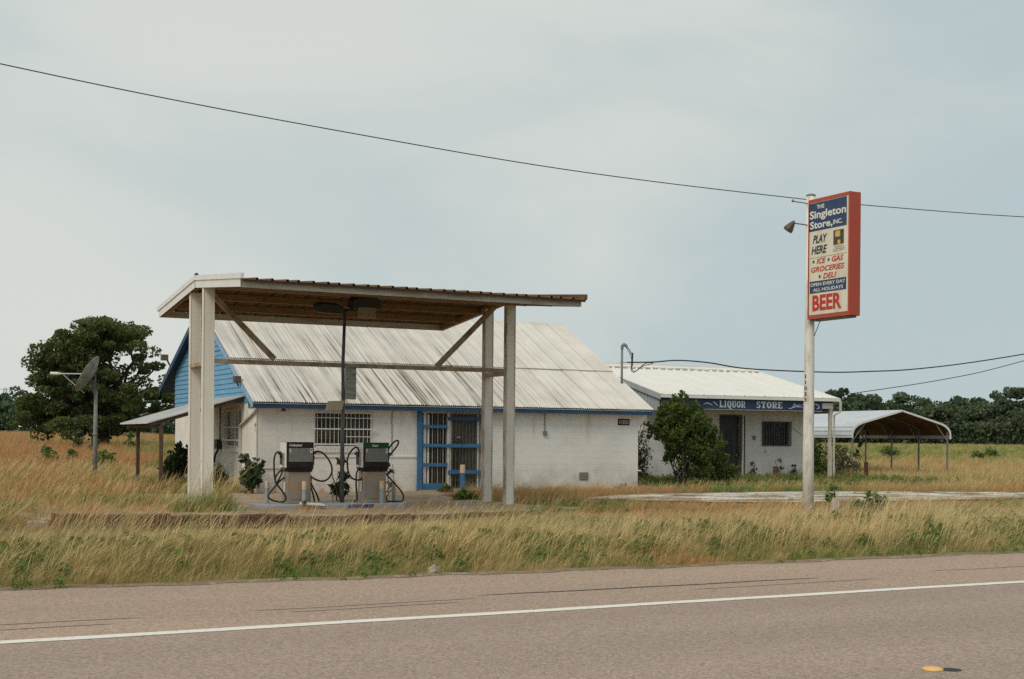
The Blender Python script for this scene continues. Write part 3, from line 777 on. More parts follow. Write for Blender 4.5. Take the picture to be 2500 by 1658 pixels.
ew.rotation_euler = (0, 0, -math.pi / 2)
m = MB(); m.box(1.66, 2.45, 0.16, 0.19, 1.55, 1.9); m.box(2.75, 3.3, 0.16, 0.19, 1.5, 2.1); m.build('window_goods', 'interior', store)
# double entrance: posts, blue rails, burglar bars, glass, things behind it
ent = bpy.data.objects.new('entrance', None); COL.objects.link(ent); ent.parent = store
def part(name, mat, *boxes, parent=ent, bevel=0.0):
    m = MB()
    for b in boxes: m.box(*b)
    return m.build(name, mat, parent, bevel=bevel)
part('door_post', 'blue', (4.86, 5.00, -0.09, 0.05, 0.0, 2.45))
part('door_post', 'offwhite', (5.845, 5.925, -0.02, 0.12, 0.06, 2.44))
part('door_post', 'offwhite', (6.985, 7.095, -0.02, 0.12, 0.06, 2.44))
part('door_jamb', 'white', (5.08, 5.17, 0.02, 0.10, 0.07, 2.40)); part('door_jamb', 'white', (5.22, 5.27, 0.03, 0.10, 0.07, 2.32))
part('door_jamb', 'white', (5.96, 5.995, 0.02, 0.10, 0.07, 2.3)); part('door_jamb', 'white', (6.87, 6.91, 0.02, 0.10, 0.07, 2.3))
part('door_header', 'offwhite', (5.0, 7.1, 0.0, 0.12, 2.36, 2.455))
for z_ in (1.96, 1.39, 0.81): part('door_rail', 'blue', (5.005, 5.84, -0.06, -0.015, z_ - 0.05, z_ + 0.05))
part('door_rail', 'blue', (5.005, 5.84, -0.06, -0.015, 0.10, 0.25))
for z_ in (2.21, 1.39, 0.59): part('door_rail', 'blue' if z_ < 2 else 'dark_blue', (5.87, 7.10, -0.065, -0.025, z_ - 0.055, z_ + 0.055))
for i in range(6): part('bar', 'pole_dark' if i % 2 else 'offwhite', (5.36 + i * 0.088 - 0.006, 5.36 + i * 0.088 + 0.006, -0.012, 0.0, 0.1, 2.38))
for i in range(9): part('bar', 'pole_dark', (6.02 + i * 0.113 - 0.007, 6.02 + i * 0.113 + 0.007, -0.02, -0.006, 0.1, 2.42))
part('pane', 'glass', (5.28, 5.84, 0.06, 0.066, 0.1, 2.35)); part('pane', 'glass', (6.0, 6.86, 0.025, 0.03, 0.1, 2.35))
part('door_panel', 'door_beige', (6.0, 6.98, 0.062, 0.10, 0.06, 2.36))
part('poster', 'brown_print', (6.01, 6.30, 0.05, 0.060, 0.72, 1.22)); part('poster', 'letter_white', (6.47, 6.72, 0.05, 0.060, 1.28, 1.48))
part('poster', 'letter_white', (6.45, 6.64, 0.05, 0.060, 0.62, 0.69)); part('poster', 'pole_dark', (6.45, 6.62, 0.05, 0.060, 0.69, 0.72))
part('poster', 'dark_blue', (6.0, 6.15, 0.05, 0.060, 1.40, 1.53))
m = MB(); m.lathe([(0.085, 0), (0.075, 0.03), (0.03, 0.06)], 14, (6.18, -0.10, 1.62)); m.build('hanging_cap', 'pole_dark', ent)
part('door_goods', 'pole_dark', (6.0, 6.27, 0.034, 0.06, 0.13, 0.30))
part('door_goods', 'interior', (5.3, 5.8, 0.3, 0.5, 0.1, 0.85)); part('door_goods', 'curtain', (5.3, 5.8, 0.25, 0.45, 0.95, 1.32))
part('threshold', 'blue', (4.86, 5.86, -0.16, -0.1, -0.1, 0.10)); part('door_step', 'concrete', (4.86, 7.3, -0.5, -0.0, -0.1, 0.058))
# small fittings on the front wall
nb = part('house_number', 'pump_dark', (11.88, 12.31, -0.02, -0.002, 2.085, 2.29), parent=store)
text_obj('11033', 'lettering', 'offwhite', nb, (12.095, -0.022, 2.187), (1, 0, 0), (0, 0, 1), 0.34, 0.125, 0.012)
vb = part('wall_vent', 'vent', (10.45, 10.77, -0.03, -0.002, 0.33, 0.57), parent=store)
for i in range(5): part('slat', 'vent', (10.47, 10.75, -0.042, -0.031, 0.355 + i * 0.042, 0.38 + i * 0.042), parent=vb)
m = MB(); m.tube([(9.19, -0.03, 2.44), (9.19, -0.03, 1.86)], 0.014, 6); m.box(9.14, 9.25, -0.07, -0.002, 1.73, 1.86); m.build('meter_conduit', 'galv_dark', store)
m = MB(); m.tube([(4.05, -0.02, 2.44), (4.05, -0.02, 1.06)], 0.011, 6); m.build('wall_conduit', 'galv_dark', store)
m = MB(); m.box(1.5, 4.85, -0.028, -0.002, 1.03, 1.07); m.build('wall_ledge', 'white', store)
m = MB(); m.box(0.04, 1.2, -0.025, -0.002, 0.70, 0.725); m.build('wall_ledge', 'offwhite', store)
m = MB(); m.lathe([(0.035, 0), (0.05, -0.05), (0.075, -0.12)], 12, (0.68, -0.18, 2.45)); m.build('eave_lamp', 'box_brown', store)
m = MB(); m.tube([(12.62, -0.02, 0.62), (12.76, -0.02, 0.60)], 0.025, 8); m.build('drain_pipe', 'white', store)
m = MB(); m.prism([(12.655, 2.42), (13.0, 2.42), (12.95, 2.30), (12.655, 2.02)], 'y', 0.0, 0.05); m.build('gable_bracket', 'white', store)
# end wall fittings
m = MB(); m.bar((-0.05, -0.12, 2.40), (-0.05, 1.70, 1.93), 0.07, 0.055); m.bar((-0.05, 1.70, 1.95), (-0.05, 1.70, 0.25), 0.07, 0.055); m.build('downspout', 'offwhite', store)
m = MB(); m.tube([(-0.03, 0.02, 2.38), (-0.03, 0.02, 0.05)], 0.02, 6); m.tube([(-0.05, 0.04, 2.0), (-0.06, 0.1, 1.9), (-0.05, 0.03, 1.78)], 0.03, 6); m.build('corner_pipe', 'offwhite', store)
m = MB(); m.box(-0.17, -0.002, 3.86, 4.16, 1.22, 1.52); m.build('electrical_box', 'box_dark', store, bevel=0.01)
m = MB(); m.tube([(-0.04, 3.98, 1.52), (-0.04, 3.98, 2.58)], 0.018, 6); m.tube(catmull([(-0.08, 4.02, 1.22), (-0.10, 4.15, 1.1), (-0.10, 4.35, 0.95), (-0.10, 4.42, 0.6), (-0.10, 4.42, -0.05)]), 0.035, 8); m.build('service_conduit', 'rubber', store)
m = MB(); m.lathe([(0.02, -0.3), (0.035, -0.12), (0.10, -0.10), (0.13, 0.0), (0.10, 0.10), (0.03, 0.12), (0.02, 0.2)], 14, (-0.16, 4.15, 0.62)); m.build('gas_meter', 'offwhite', store, smooth=True)
m = MB(); m.box(X0 - 0.20, X0 - 0.01, 0.78, 0.98, 3.16, 3.34); m.bar((X0 - 0.1, 0.9, 3.16), (X0 - 0.05, 0.9, 3.05), 0.04); m.build('rake_lamp', 'box_brown', store)
m = MB(); m.box(X0 - 0.30, X0 - 0.08, 9.72, 9.95, 4.22, 4.42); m.bar((X0 - 0.1, 9.83, 4.24), (X0 + 0.0, 9.83, 4.05), 0.05); m.build('rake_lamp', 'box_brown', store)
# lean-to against the end wall
LY0, LY1 = 1.30, 5.17
def lz(x): return 2.80 + x * (2.80 - 1.96) / 2.83
m = MB(); m.prism([(-0.045, lz(-0.045) + 0.02), (-2.83, lz(-2.83) + 0.02), (-2.83, lz(-2.83) - 0.012), (-0.045, lz(-0.045) - 0.012)], 'y', LY0, LY1); lean = m.build('porch_roof', 'porch_metal', store)
for i in range(16):
    y = LY0 + 0.06 + i * (LY1 - LY0 - 0.12) / 15
    m = MB(); m.bar((-0.045, y, lz(-0.045) + 0.026), (-2.83, y, lz(-2.83) + 0.026), 0.035, 0.012); m.build('roof_rib', 'porch_metal', lean)
for y in (1.38, 2.6, 3.9, 5.08):
    m = MB(); m.bar((-0.045, y, lz(-0.045) - 0.068), (-2.75, y, lz(-2.75) - 0.068), 0.05, 0.10); m.build('rafter', 'dark_wood', lean)
m = MB(); m.bar((-2.4, 1.36, lz(-2.4) - 0.18), (-2.4, 5.1, lz(-2.4) - 0.18), 0.09, 0.12); m.build('porch_beam', 'dark_wood', store)
for y in (1.42, 4.6):
    m = MB(); m.box(-2.45, -2.35, y - 0.05, y + 0.05, -0.1, lz(-2.4) - 0.242); m.build('porch_post', 'dark_wood', store)
# the service mast through the roof
mast = thing('service_mast', 'grey service mast with drooping cables at the right end of the store roof', 'electric mast', (24.23, 38.05, 3.55))
m = MB(); m.tube([(0, 0, -0.3), (0, 0, 1.12)], 0.038, 10); m.build('mast_pipe', 'galv_dark', mast, smooth=True)
m = MB(); m.tube(catmull([(0, 0, 1.10), (0.01, -0.005, 1.20), (0.08, -0.04, 1.25), (0.15, -0.08, 1.17)]), [0.05] * 8 + [0.06] * 8 + [0.05] * 8 + [0.03], 10); m.build('weatherhead', 'galv_dark', mast, smooth=True)
m = MB(); m.bar((-0.07, 0.03, 0.66), (0.16, -0.08, 0.66), 0.02); m.build('bracket', 'galv_dark', mast)
m = MB(); m.tube(catmull([(0.13, -0.07, 1.19), (0.24, -0.12, 1.05), (0.31, -0.16, 0.82), (0.27, -0.15, 0.45), (0.34, -0.18, 0.33), (0.48, -0.25, 0.42), (0.7, -0.36, 0.63), (0.95, -0.46, 0.66)]), 0.014, 6)
m.tube(catmull([(0.12, -0.06, 1.17), (0.21, -0.11, 1.0), (0.28, -0.15, 0.8), (0.29, -0.15, 0.5), (0.38, -0.2, 0.36), (0.6, -0.3, 0.52), (0.95, -0.46, 0.64)]), 0.012, 6); m.build('drip_loop', 'wire', mast, smooth=True)
m = MB(); m.tube([(0.315, -0.165, 0.98), (0.30, -0.16, 0.52)], [0.028, 0.026], 8); m.build('splice_sleeve', 'wire', mast)

# ------------------------------------------------------------------ canopy
CZ = -0.029268
canopy = thing('fuel_canopy', 'rusting white steel canopy on four columns over the pumps', 'canopy', (15, 29, 0), CZ)
CX0, CX1, CYF, CYB = -7.445, 0.085, -3.797, 3.805
ZE, ZR = 4.50, 4.85
def cz(y): return ZR - (ZR - ZE) * abs(y) / 3.8
def hbeam(name, cx, cy, z0, z1):
    m = MB(); w_, d_ = 0.24, 0.15
    m.box(-w_ / 2, -w_ / 2 + 0.014, -d_ / 2, d_ / 2, z0, z1); m.box(w_ / 2 - 0.014, w_ / 2, -d_ / 2, d_ / 2, z0, z1); m.box(-w_ / 2 + 0.014, w_ / 2 - 0.014, -0.068, -0.056, z0, z1)
    return m.build(name, 'column', canopy, loc=(cx, cy, 0))
for cx, dx in ((-7.315, 0.0), (-0.10, 0.0)):
    hbeam('column', cx, -0.66, -0.1, cz(0.66) + 0.03); hbeam('column', cx + (0.06 if cx > -1 else 0.03), 0.70, -0.1, cz(0.7) + 0.03)
    m = MB(); m.box(cx - 0.10, cx + 0.11, -0.584, 0.624, 3.13, 3.21); m.build('spacer', 'beam', canopy)
    for yy in (-0.66, 0.70):
        m = MB(); m.box(cx - 0.2, cx + 0.2, yy - 0.16, yy + 0.16, 0.0, 0.045); m.build('base_plate', 'beam', canopy)
m = MB(); m.box(-7.2, 0.10, -0.05, 0.05, 3.215, 3.315); m.build('tie_beam', 'beam', canopy)
m = MB(); m.bar((-7.10, 0, 4.76), (-5.66, 0, 3.35), 0.07, 0.12); m.build('brace', 'beam', canopy)
m = MB(); m.bar((-0.20, 0, 4.80), (-1.70, 0, 3.32), 0.07, 0.12); m.build('brace', 'beam', canopy)
for yy in (-2.55, -1.25, -0.06, 1.25, 2.55):
    m = MB(); zc = cz(yy); m.box(CX0 + 0.03, CX1 - 0.03, yy - 0.03, yy + 0.03, zc + 0.0, zc + 0.15); m.box(CX0 + 0.03, CX1 - 0.03, yy + 0.031, yy + 0.08, zc, zc + 0.012); m.build('purlin', 'purlin', canopy)
m = MB()
for xx in (CX0 + 0.08, CX1 - 0.08):
    for s in (-1, 1):
        m.bar((xx, 0, cz(0) + 0.075), (xx, s * 3.74, cz(3.74) + 0.075), 0.06, 0.13)
m.build('rafter', 'purlin', canopy)
for yy, nm, s in ((CYF, 'front_fascia', 1), (CYB - 0.05, 'back_fascia', -1)):
    m = MB(); m.box(CX0, CX1 - 0.03, yy, yy + 0.05, ZE, ZE + 0.15); m.build(nm, 'fascia', canopy)
# ribbed deck panels; each 0.9 m wide, one slope long
def deck_mesh(length):
    prof = []; pw = 0.915; rib = 0.305
    for r_ in range(3):
        x = r_ * rib; prof += [(x, 0), (x + 0.235, 0), (x + 0.252, 0.045), (x + 0.288, 0.045), (x + 0.305, 0)]
    V = [(x, 0, z_) for x, z_ in prof] + [(x, length, z_) for x, z_ in prof] ; k = len(prof)
    V += [(x, 0, z_ - 0.004) for x, z_ in prof] + [(x, length, z_ - 0.004) for x, z_ in prof]
    F = [(i, i + 1, k + i + 1, k + i) for i in range(k - 1)] + [(2 * k + i, 3 * k + i, 3 * k + i + 1, 2 * k + i + 1) for i in range(k - 1)] + [(i, 2 * k + i, 2 * k + i + 1, i + 1) for i in range(k - 1)]
    me = bpy.data.meshes.new('deck_panel'); me.from_pydata(V, [], F); me.materials.append(MAT['soffit']); me.materials.append(MAT['deck_edge'])
    for p_ in list(me.polygons)[2 * (k - 1):]: p_.material_index = 1
    return me
ang = math.atan2(ZR - ZE, 3.8); dme = deck_mesh(3.96); npan = 9; stp = (CX1 + 0.05 - CX0 - 0.915 * 1.0) / (npan - 1)
for i in range(npan):
    x = CX0 + 0.02 + i * stp
    link('deck_panel', dme, canopy, (x, -3.95, cz(3.95) + 0.155 + 0.003 * (i % 2)), (ang, 0, 0))
    link('deck_panel', dme, canopy, (x + 0.915, 3.95, cz(3.95) + 0.155 + 0.003 * (i % 2)), (ang, 0, math.pi))
# front fascia upper lip, coloured dark to stand for the deck edge's shade
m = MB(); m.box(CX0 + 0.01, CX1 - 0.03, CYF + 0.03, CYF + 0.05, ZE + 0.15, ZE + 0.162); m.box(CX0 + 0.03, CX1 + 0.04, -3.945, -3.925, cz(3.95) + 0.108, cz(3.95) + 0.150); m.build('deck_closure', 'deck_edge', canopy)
for xx, s in ((CX0, -1), (CX1, 1)):
    for sy in (-1, 1):
        ye = sy * 3.83
        a, b = sorted((0.0, ye))
        m = MB()
        if s < 0:
            m.prism([(a, cz(a) + 0.005), (b, cz(b) + 0.005), (b, cz(b) + 0.165), (a, cz(a) + 0.165)], 'x', xx - 0.012, xx + 0.0)
        else:
            m.prism([(a, cz(a) + 0.0), (b, cz(b) + 0.0), (b, cz(b) + 0.15), (a, cz(a) + 0.15)], 'x', xx - 0.028, xx - 0.001)
        m.build('rake_fascia', 'trim_white', canopy)
        m = MB(); ye2 = sy * 3.96; a, b = sorted((0.0, ye2))
        x_a, x_b = (xx - 0.035, xx + 0.03) if s < 0 else (xx + 0.01, xx + 0.075)
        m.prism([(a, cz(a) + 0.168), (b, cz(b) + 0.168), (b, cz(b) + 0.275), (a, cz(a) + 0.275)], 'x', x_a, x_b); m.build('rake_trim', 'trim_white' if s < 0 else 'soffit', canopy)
m = MB(); m.lathe([(0.05, 0), (0.05, 0.03), (0.02, 0.06)], 10, (CX0 + 0.02, 0, ZR + 0.27)); m.box(CX0 - 0.014, CX0 - 0.0125, -0.02, 0.02, ZR, ZR + 0.165); m.build('ridge_cap_end', 'lamp_dark', canopy)

# ------------------------------------------------------------------ pump island and what stands on it
isl = MB()
X = [8.80, 8.95, 12.10, 12.24]
isl.prism([(8.95, 28.2), (12.10, 28.15), (12.24, 28.28), (12.24, 29.12), (12.10, 29.25), (8.95, 29.3), (8.80, 29.17), (8.80, 28.33)], 'z', -0.1, 0.13)
island = tag(isl.build('pump_island', 'island', bevel=0.03), 'low grey blue concrete island under the fuel pumps', 'kerb island')
m = MB(); m.box(10.75, 11.36, 28.15, 28.163, 0.02, 0.11); m.build('paint_patch', 'blue_tarp', island)

def hose(parent, pts, y, bow=0.0, r=0.02):
    s = 1.05; P = [(x * s, y + bow * math.sin(math.pi * i / (len(pts) - 1)), max(z_ * s, 0.02)) for i, (x, z_) in enumerate(pts)]
    m = MB(); m.tube(catmull(P, 7), r, 8); return m.build('hose', 'rubber', parent, smooth=True)
def make_pump(label, x, header, word, wsize, hoses):
    p = thing('fuel_pump', label, 'fuel pump', (x, 28.60, 0.13), -0.01, 'old fuel pumps on the island')
    Y0, Y1 = -0.19, 0.20
    m = MB(); m.hexa([(-0.29, Y0, 0), (0.27, Y0, 0), (0.27, Y1, 0), (-0.29, Y1, 0), (-0.265, Y0 + 0.015, 0.71), (0.265, Y0 + 0.015, 0.71), (0.265, Y1 - 0.01, 0.71), (-0.265, Y1 - 0.01, 0.71)])
    m.build('cabinet', 'pump_body', p, bevel=0.012)
    m = MB(); m.box(-0.22, 0.22, Y0 - 0.008, Y0 + 0.004, 0.10, 0.62); m.build('access_panel', 'pump_body', p)
    m = MB(); m.hexa([(-0.27, Y0 - 0.02, 0.715), (0.27, Y0 - 0.02, 0.715), (0.27, Y1 + 0.0, 0.715), (-0.27, Y1 + 0.0, 0.715), (-0.31, Y0 - 0.05, 0.79), (0.31, Y0 - 0.05, 0.79), (0.31, Y1 + 0.03, 0.79), (-0.31, Y1 + 0.03, 0.79)]); m.build('lower_valance', 'pump_dark', p)
    m = MB(); m.box(-0.31, 0.31, Y0 - 0.05, Y1 + 0.03, 0.793, 1.365); h = m.build('head', 'pump_dark', p, bevel=0.012)
    f = Y0 - 0.05
    m = MB(); m.box(-0.30, 0.30, f - 0.008, f + 0.002, 1.245, 1.355); hp = m.build('header_panel', header, p)
    text_obj(word, 'lettering', 'letter_white', hp, (-0.30 + 0.04 + wsize[0] / 2 + wsize[2], f - 0.009, 1.297), (1, 0, 0), (0, 0, 1), wsize[0], wsize[1], 0.02, 0.3)
    m = MB(); m.box(-0.265, 0.285, f - 0.006, f + 0.002, 0.93, 1.235); m.build('display_glass', 'pump_glass', p)
    m = MB(); m.box(0.225, 0.275, f - 0.010, f - 0.007, 1.13, 1.23); st = m.build('price_sticker', 'letter_white', p)
    m = MB(); m.box(0.238, 0.262, f - 0.012, f - 0.0105, 1.165, 1.215); m.build('sticker_print', 'letter_dark', st)
    m = MB(); m.box(-0.255, -0.215, f - 0.010, f - 0.007, 1.14, 1.22); m.build('sticker', 'offwhite', p)
    m = MB(); m.box(-0.318, -0.311, Y0 - 0.03, Y1 + 0.02, 0.80, 1.36); sp_ = m.build('side_panel', 'white', p)
    m = MB(); m.box(-0.345, -0.319, -0.1, 0.08, 0.86, 1.12); m.build('nozzle_boot', 'pump_grey', p)
    m = MB(); m.box(0.311, 0.337, -0.1, 0.08, 0.86, 1.12); m.build('nozzle_boot', 'pump_grey', p)
    for sx in (-1, 1):
        m = MB(); m.bar((sx * 0.37, 0.0, 1.14), (sx * 0.375, -0.01, 0.86), 0.035, 0.05); m.bar((sx * 0.37, 0.0, 1.14), (sx * 0.43, -0.02, 1.10), 0.04, 0.05); m.bar((sx * 0.40, -0.02, 1.06), (sx * 0.385, -0.02, 0.93), 0.015); m.build('nozzle', 'pole_dark', p)
    m = MB(); m.lathe([(0.05, 0), (0.05, 0.07)], 10, (-0.31, -0.05, 0.74)); m.lathe([(0.04, 0), (0.04, 0.06)], 10, (0.30, -0.05, 0.70)); m.build('hose_swivel', 'pole_dark', p)
    m = MB(); m.box(-0.315, -0.292, -0.10, -0.02, 0.25, 0.48); m.build('side_label', 'letter_white', p)
    for pts, yy, bow in hoses: hose(p, pts, yy, bow)
    return p
H1 = [([(0.33, 1.06), (0.41, 1.1), (0.53, 1.08), (0.65, 0.97), (0.74, 0.81), (0.75, 0.66), (0.67, 0.52), (0.54, 0.47), (0.39, 0.51), (0.29, 0.58), (0.26, 0.66)], -0.02, -0.06),
      ([(-0.36, 0.98), (-0.39, 1.05), (-0.44, 1.09), (-0.5, 1.04), (-0.53, 0.93), (-0.53, 0.72), (-0.51, 0.53), (-0.47, 0.44), (-0.38, 0.58), (-0.33, 0.69), (-0.27, 0.73)], -0.03, -0.08),
      ([(-0.28, 0.55), (-0.41, 0.46), (-0.47, 0.4), (-0.65, 0.2), (-0.63, 0.11), (-0.46, 0.05), (-0.32, 0.06), (-0.31, 0.18), (-0.47, 0.4), (-0.51, 0.48), (-0.48, 0.59), (-0.38, 0.69), (-0.27, 0.72)], -0.02, -0.16),
      ([(0.26, 0.66), (0.29, 0.52), (0.27, 0.38), (0.33, 0.23), (0.40, 0.03)], 0.0, -0.1), ([(0.27, 0.6), (0.29, 0.40), (0.39, 0.22), (0.5, 0.03)], -0.02, -0.12)]
H2 = [([(-0.33, 1.01), (-0.34, 1.12), (-0.38, 1.19), (-0.46, 1.18), (-0.57, 1.06), (-0.62, 0.9), (-0.59, 0.66), (-0.5, 0.53), (-0.35, 0.49), (-0.24, 0.55), (-0.25, 0.68)], -0.03, -0.08),
      ([(-0.25, 0.73), (-0.31, 0.75), (-0.4, 0.66), (-0.42, 0.49), (-0.41, 0.29), (-0.38, 0.07), (-0.44, 0.0)], -0.03, -0.1),
      ([(0.34, 1.10), (0.40, 1.23), (0.50, 1.33), (0.57, 1.34), (0.56, 1.25), (0.45, 1.10), (0.34, 0.96)], -0.02, -0.05),
      ([(0.27, 0.66), (0.45, 0.45), (0.60, 0.28), (0.68, 0.13), (0.64, 0.02), (0.46, 0.0), (0.34, 0.01), (0.31, 0.11)], -0.02, -0.12)]
make_pump('fuel pump with black Unleaded header, the nearer the left columns', 9.70, 'pump_dark', 'Unleaded', (0.30, 0.055, 0.0), H1)
make_pump('fuel pump with green Diesel header, right of the light pole', 11.50, 'pump_green', 'Diesel', (0.15, 0.055, 0.15), H2)

def bollard(label, x, y, z0, h, split, mat, r=0.045):
    b = thing('bollard', label, 'bollard', (x, y, z0), 0, 'yellow topped bollards')
    m = MB(); m.lathe([(r, -0.05), (r, split)], 14); m.build('post', mat, b, smooth=False)
    m = MB(); m.lathe([(r + 0.002, split), (r + 0.002, h - 0.015), (r * 0.8, h)], 14); m.build('painted_top', 'yellow', b)
    return b
bollard('yellow topped grey bollard at the left end of the pump island', 9.08, 28.80, 0.13, 0.50, 0.34, 'bollard')
bollard('yellow topped grey bollard in front of the Unleaded pump', 9.76, 28.27, 0.13, 0.50, 0.33, 'bollard', 0.05)
bollard('yellow topped grey bollard in front of the Diesel pump', 11.59, 28.25, 0.13, 0.50, 0.33, 'bollard', 0.05)
bollard('yellow topped grey bollard at the right end of the pump island', 12.16, 28.90, 0.13, 0.47, 0.33, 'bollard')
bollard('yellow topped blue bollard before the barred store entrance', 17.45, 36.2, 0.0, 0.82, 0.58, 'blue', 0.075)
m = MB(); m.tube([(0, 0, -0.1), (0, 0, 0.23)], 0.012, 8); m.lathe([(0.02, 0.2), (0.02, 0.24)], 8)
o = m.build('stub_pipe', 'galv_dark', loc=(10.6, 28.75, 0.13)); tag(o, 'thin stub of pipe left of the light pole on the island', 'pipe')
# broken box lying at the island kerb
db = thing('broken_light_box', 'broken white and rust box lying against the island below the Unleaded pump', 'debris', (9.86, 28.0, 0.03), 0.1)
m = MB(); m.hexa([(-0.26, -0.08, 0.10), (0.25, -0.1, 0.07), (0.25, 0.1, 0.09), (-0.26, 0.1, 0.12), (-0.26, -0.08, 0.135), (0.25, -0.1, 0.105), (0.25, 0.1, 0.125), (-0.26, 0.1, 0.155)]); m.build('lid', 'letter_white', db)
m = MB(); m.hexa([(-0.24, -0.1, 0), (0.24, -0.12, 0), (0.24, 0.1, 0), (-0.24, 0.1, 0), (-0.22, -0.07, 0.098), (0.22, -0.09, 0.066), (0.22, 0.08, 0.08), (-0.22, 0.08, 0.11)]); m.build('case', 'brown_print', db)
m = MB(); m.lathe([(0.05, -0.02), (0.05, 0.02), (0.02, 0.025)], 12); m.build('round_fitting', 'rubber', db, loc=(-0.24, -0.1, 0.15), rot=(R(80), 0, 0))
# light pole with two floodlights under the canopy
lp = thing('canopy_light_pole', 'dark steel pole with two floodlights between the pumps', 'light pole', (10.81, 28.72, 0.13), CZ)
m = MB(); m.tube([(0, 0, -0.1), (0.0, 0, 1.6), (0.01, 0, 2.3), (0.0, 0, 3.2), (0.035, 0, 4.36)], [0.05, 0.046, 0.042, 0.038, 0.036], 12); m.build('pole', 'pole_dark', lp, smooth=True)
m = MB(); m.bar((-0.42, 0, 4.33), (0.55, 0, 4.40), 0.05, 0.05); m.build('cross_arm', 'lamp_dark', lp)
def flood(cx, cz_, w_, h_, tilt):
    m = MB(); m.prism([(-w_ / 2, 0), (w_ / 2, 0), (w_ / 2 * 0.95, h_ * 0.7), (w_ / 2 * 0.6, h_), (-w_ / 2 * 0.6, h_), (-w_ / 2 * 0.95, h_ * 0.7)], 'y', -0.18, 0.18)
    o = m.build('floodlight', 'lamp_dark', lp, bevel=0.015, loc=(cx, -0.05, cz_), rot=(R(12), tilt, 0))
    m = MB(); m.box(-w_ / 2 * 0.8, w_ / 2 * 0.8, -0.15, 0.15, -0.022, -0.004); m.build('lens', 'lens', o)
    return o
flood(-0.37, 4.30, 0.66, 0.20, 0.03); f2 = flood(0.48, 4.43, 0.72, 0.27, -0.05)
m = MB(); m.box(0.26, 0.68, -0.26, -0.22, 4.19, 4.43); m.build('lens_door', 'lens', lp)
m = MB(); m.box(0.035, 0.30, -0.055, -0.045, 2.34, 3.16); m.build('notice_board', 'paper', lp)
m = MB(); m.hexa([(-0.43, -0.12, 2.08), (-0.06, -0.12, 2.09), (-0.06, -0.05, 2.09), (-0.43, -0.05, 2.08), (-0.37, -0.12, 2.29), (0.0, -0.12, 2.31), (0.0, -0.05, 2.31), (-0.37, -0.05, 2.29)]); m.build('tilted_panel', 'beige', lp)

# ------------------------------------------------------------------ roadside sign
sg = thing('store_sign', 'tall red framed store sign listing ice, gas, groceries and beer on white pole', 'sign', (20.47, 24.13, 0))
SP = Vector((20.47, 24.20, 0))
m = MB(); m.tube([(0.0, 0, -0.3), (-0.01, 0, 1.5), (0.0, 0, 4.4), (0, 0, 7.25)], [0.132, 0.126, 0.108, 0.10], 14); pol = m.build('pole', 'pole_white', sg, smooth=True)
m = MB(); m.lathe([(0.10, 7.252), (0.11, 7.26), (0.105, 7.29), (0.05, 7.31)], 14); m.build('pole_cap', 'galv_dark', sg)
bx0, bx1, by0, by1, bz0, bz1 = -0.14, 0.15, -1.50, -0.115, 4.395, 7.125
m = MB(); m.box(bx0, bx1, by0, by1, bz0, bz1); m.build('sign_box', 'sign_red', sg, bevel=0.012)
m = MB()
for b in ((by0, by1, bz1 - 0.075, bz1), (by0, by1, bz0, bz0 + 0.085), (by0, by0 + 0.05, bz0 + 0.086, bz1 - 0.076), (by1 - 0.02, by1, bz0 + 0.086, bz1 - 0.076)): m.box(bx0 - 0.028, bx0 - 0.001, *b)
m.build('sign_frame', 'sign_red', sg)
m = MB(); ya, yb, za, zb = -1.40, -0.145, 4.49, 7.04
for b in ((ya - 0.035, yb, zb + 0.001, zb + 0.014), (ya - 0.07, ya - 0.001, za, zb)): m.box(bx0 - 0.02, bx0 - 0.002, *b)
m.build('retainer_strip', 'sign_cream', sg)
m = MB(); m.box(bx0 + 0.02, bx1 - 0.02, by0 + 0.1, by1 - 0.05, bz0 - 0.035, bz0 - 0.002); m.build('bottom_flange', 'galv_dark', sg)
fx = bx0 - 0.010
m = MB(); m.box(fx - 0.004, bx0 - 0.002, ya, yb, za, zb); face = m.build('sign_face', 'sign_cream', sg)
W_, H_ = yb - ya, zb - za
def FZ(t): return zb - t * H_
def FY(s): return yb - s * W_
def fpanel(name, mat, s0, s1, t0, t1, d=0.003):
    m = MB(); m.box(fx - 0.004 - d, fx - 0.0045, FY(s1), FY(s0), FZ(t1), FZ(t0)); return m.build(name, mat, face)
def ftext(s, mat, s0, s1, tc, h, bold=0.0, shear=0.0, d=0.009):
    return text_obj(s, 'lettering', mat, face, (fx - 0.001, FY((s0 + s1) / 2), FZ(tc)), (0, -1, 0), (0, 0, 1), (s1 - s0) * W_, h * H_, bold, shear, d)
fpanel('navy_band', 'navy', 0.0, 0.985, 0.004, 0.250); fpanel('navy_band', 'navy', 0.02, 0.985, 0.703, 0.805)
for t_ in (0.252, 0.492, 0.702, 0.807): fpanel('panel_seam', 'pole_dark', 0.0, 0.999, t_ - 0.0012, t_ + 0.0012, 0.0036)
ftext('THE', 'letter_white', 0.20, 0.40, 0.042, 0.036, 0.02)
ftext('Singleton', 'letter_white', 0.01, 0.97, 0.118, 0.092, 0.025)
ftext('Store,', 'letter_white', 0.02, 0.62, 0.205, 0.078, 0.025)
ftext('INC.', 'letter_white', 0.64, 0.88, 0.205, 0.042, 0.02)
ftext('PLAY', 'letter_dark', 0.10, 0.48, 0.328, 0.072, 0.025, 0.25); ftext('HERE', 'letter_dark', 0.06, 0.48, 0.425, 0.072, 0.025, 0.25)
fpanel('emblem', 'emblem_dark', 0.645, 0.915, 0.280, 0.408)
m = MB(); yc, zc_ = FY(0.76), FZ(0.315)
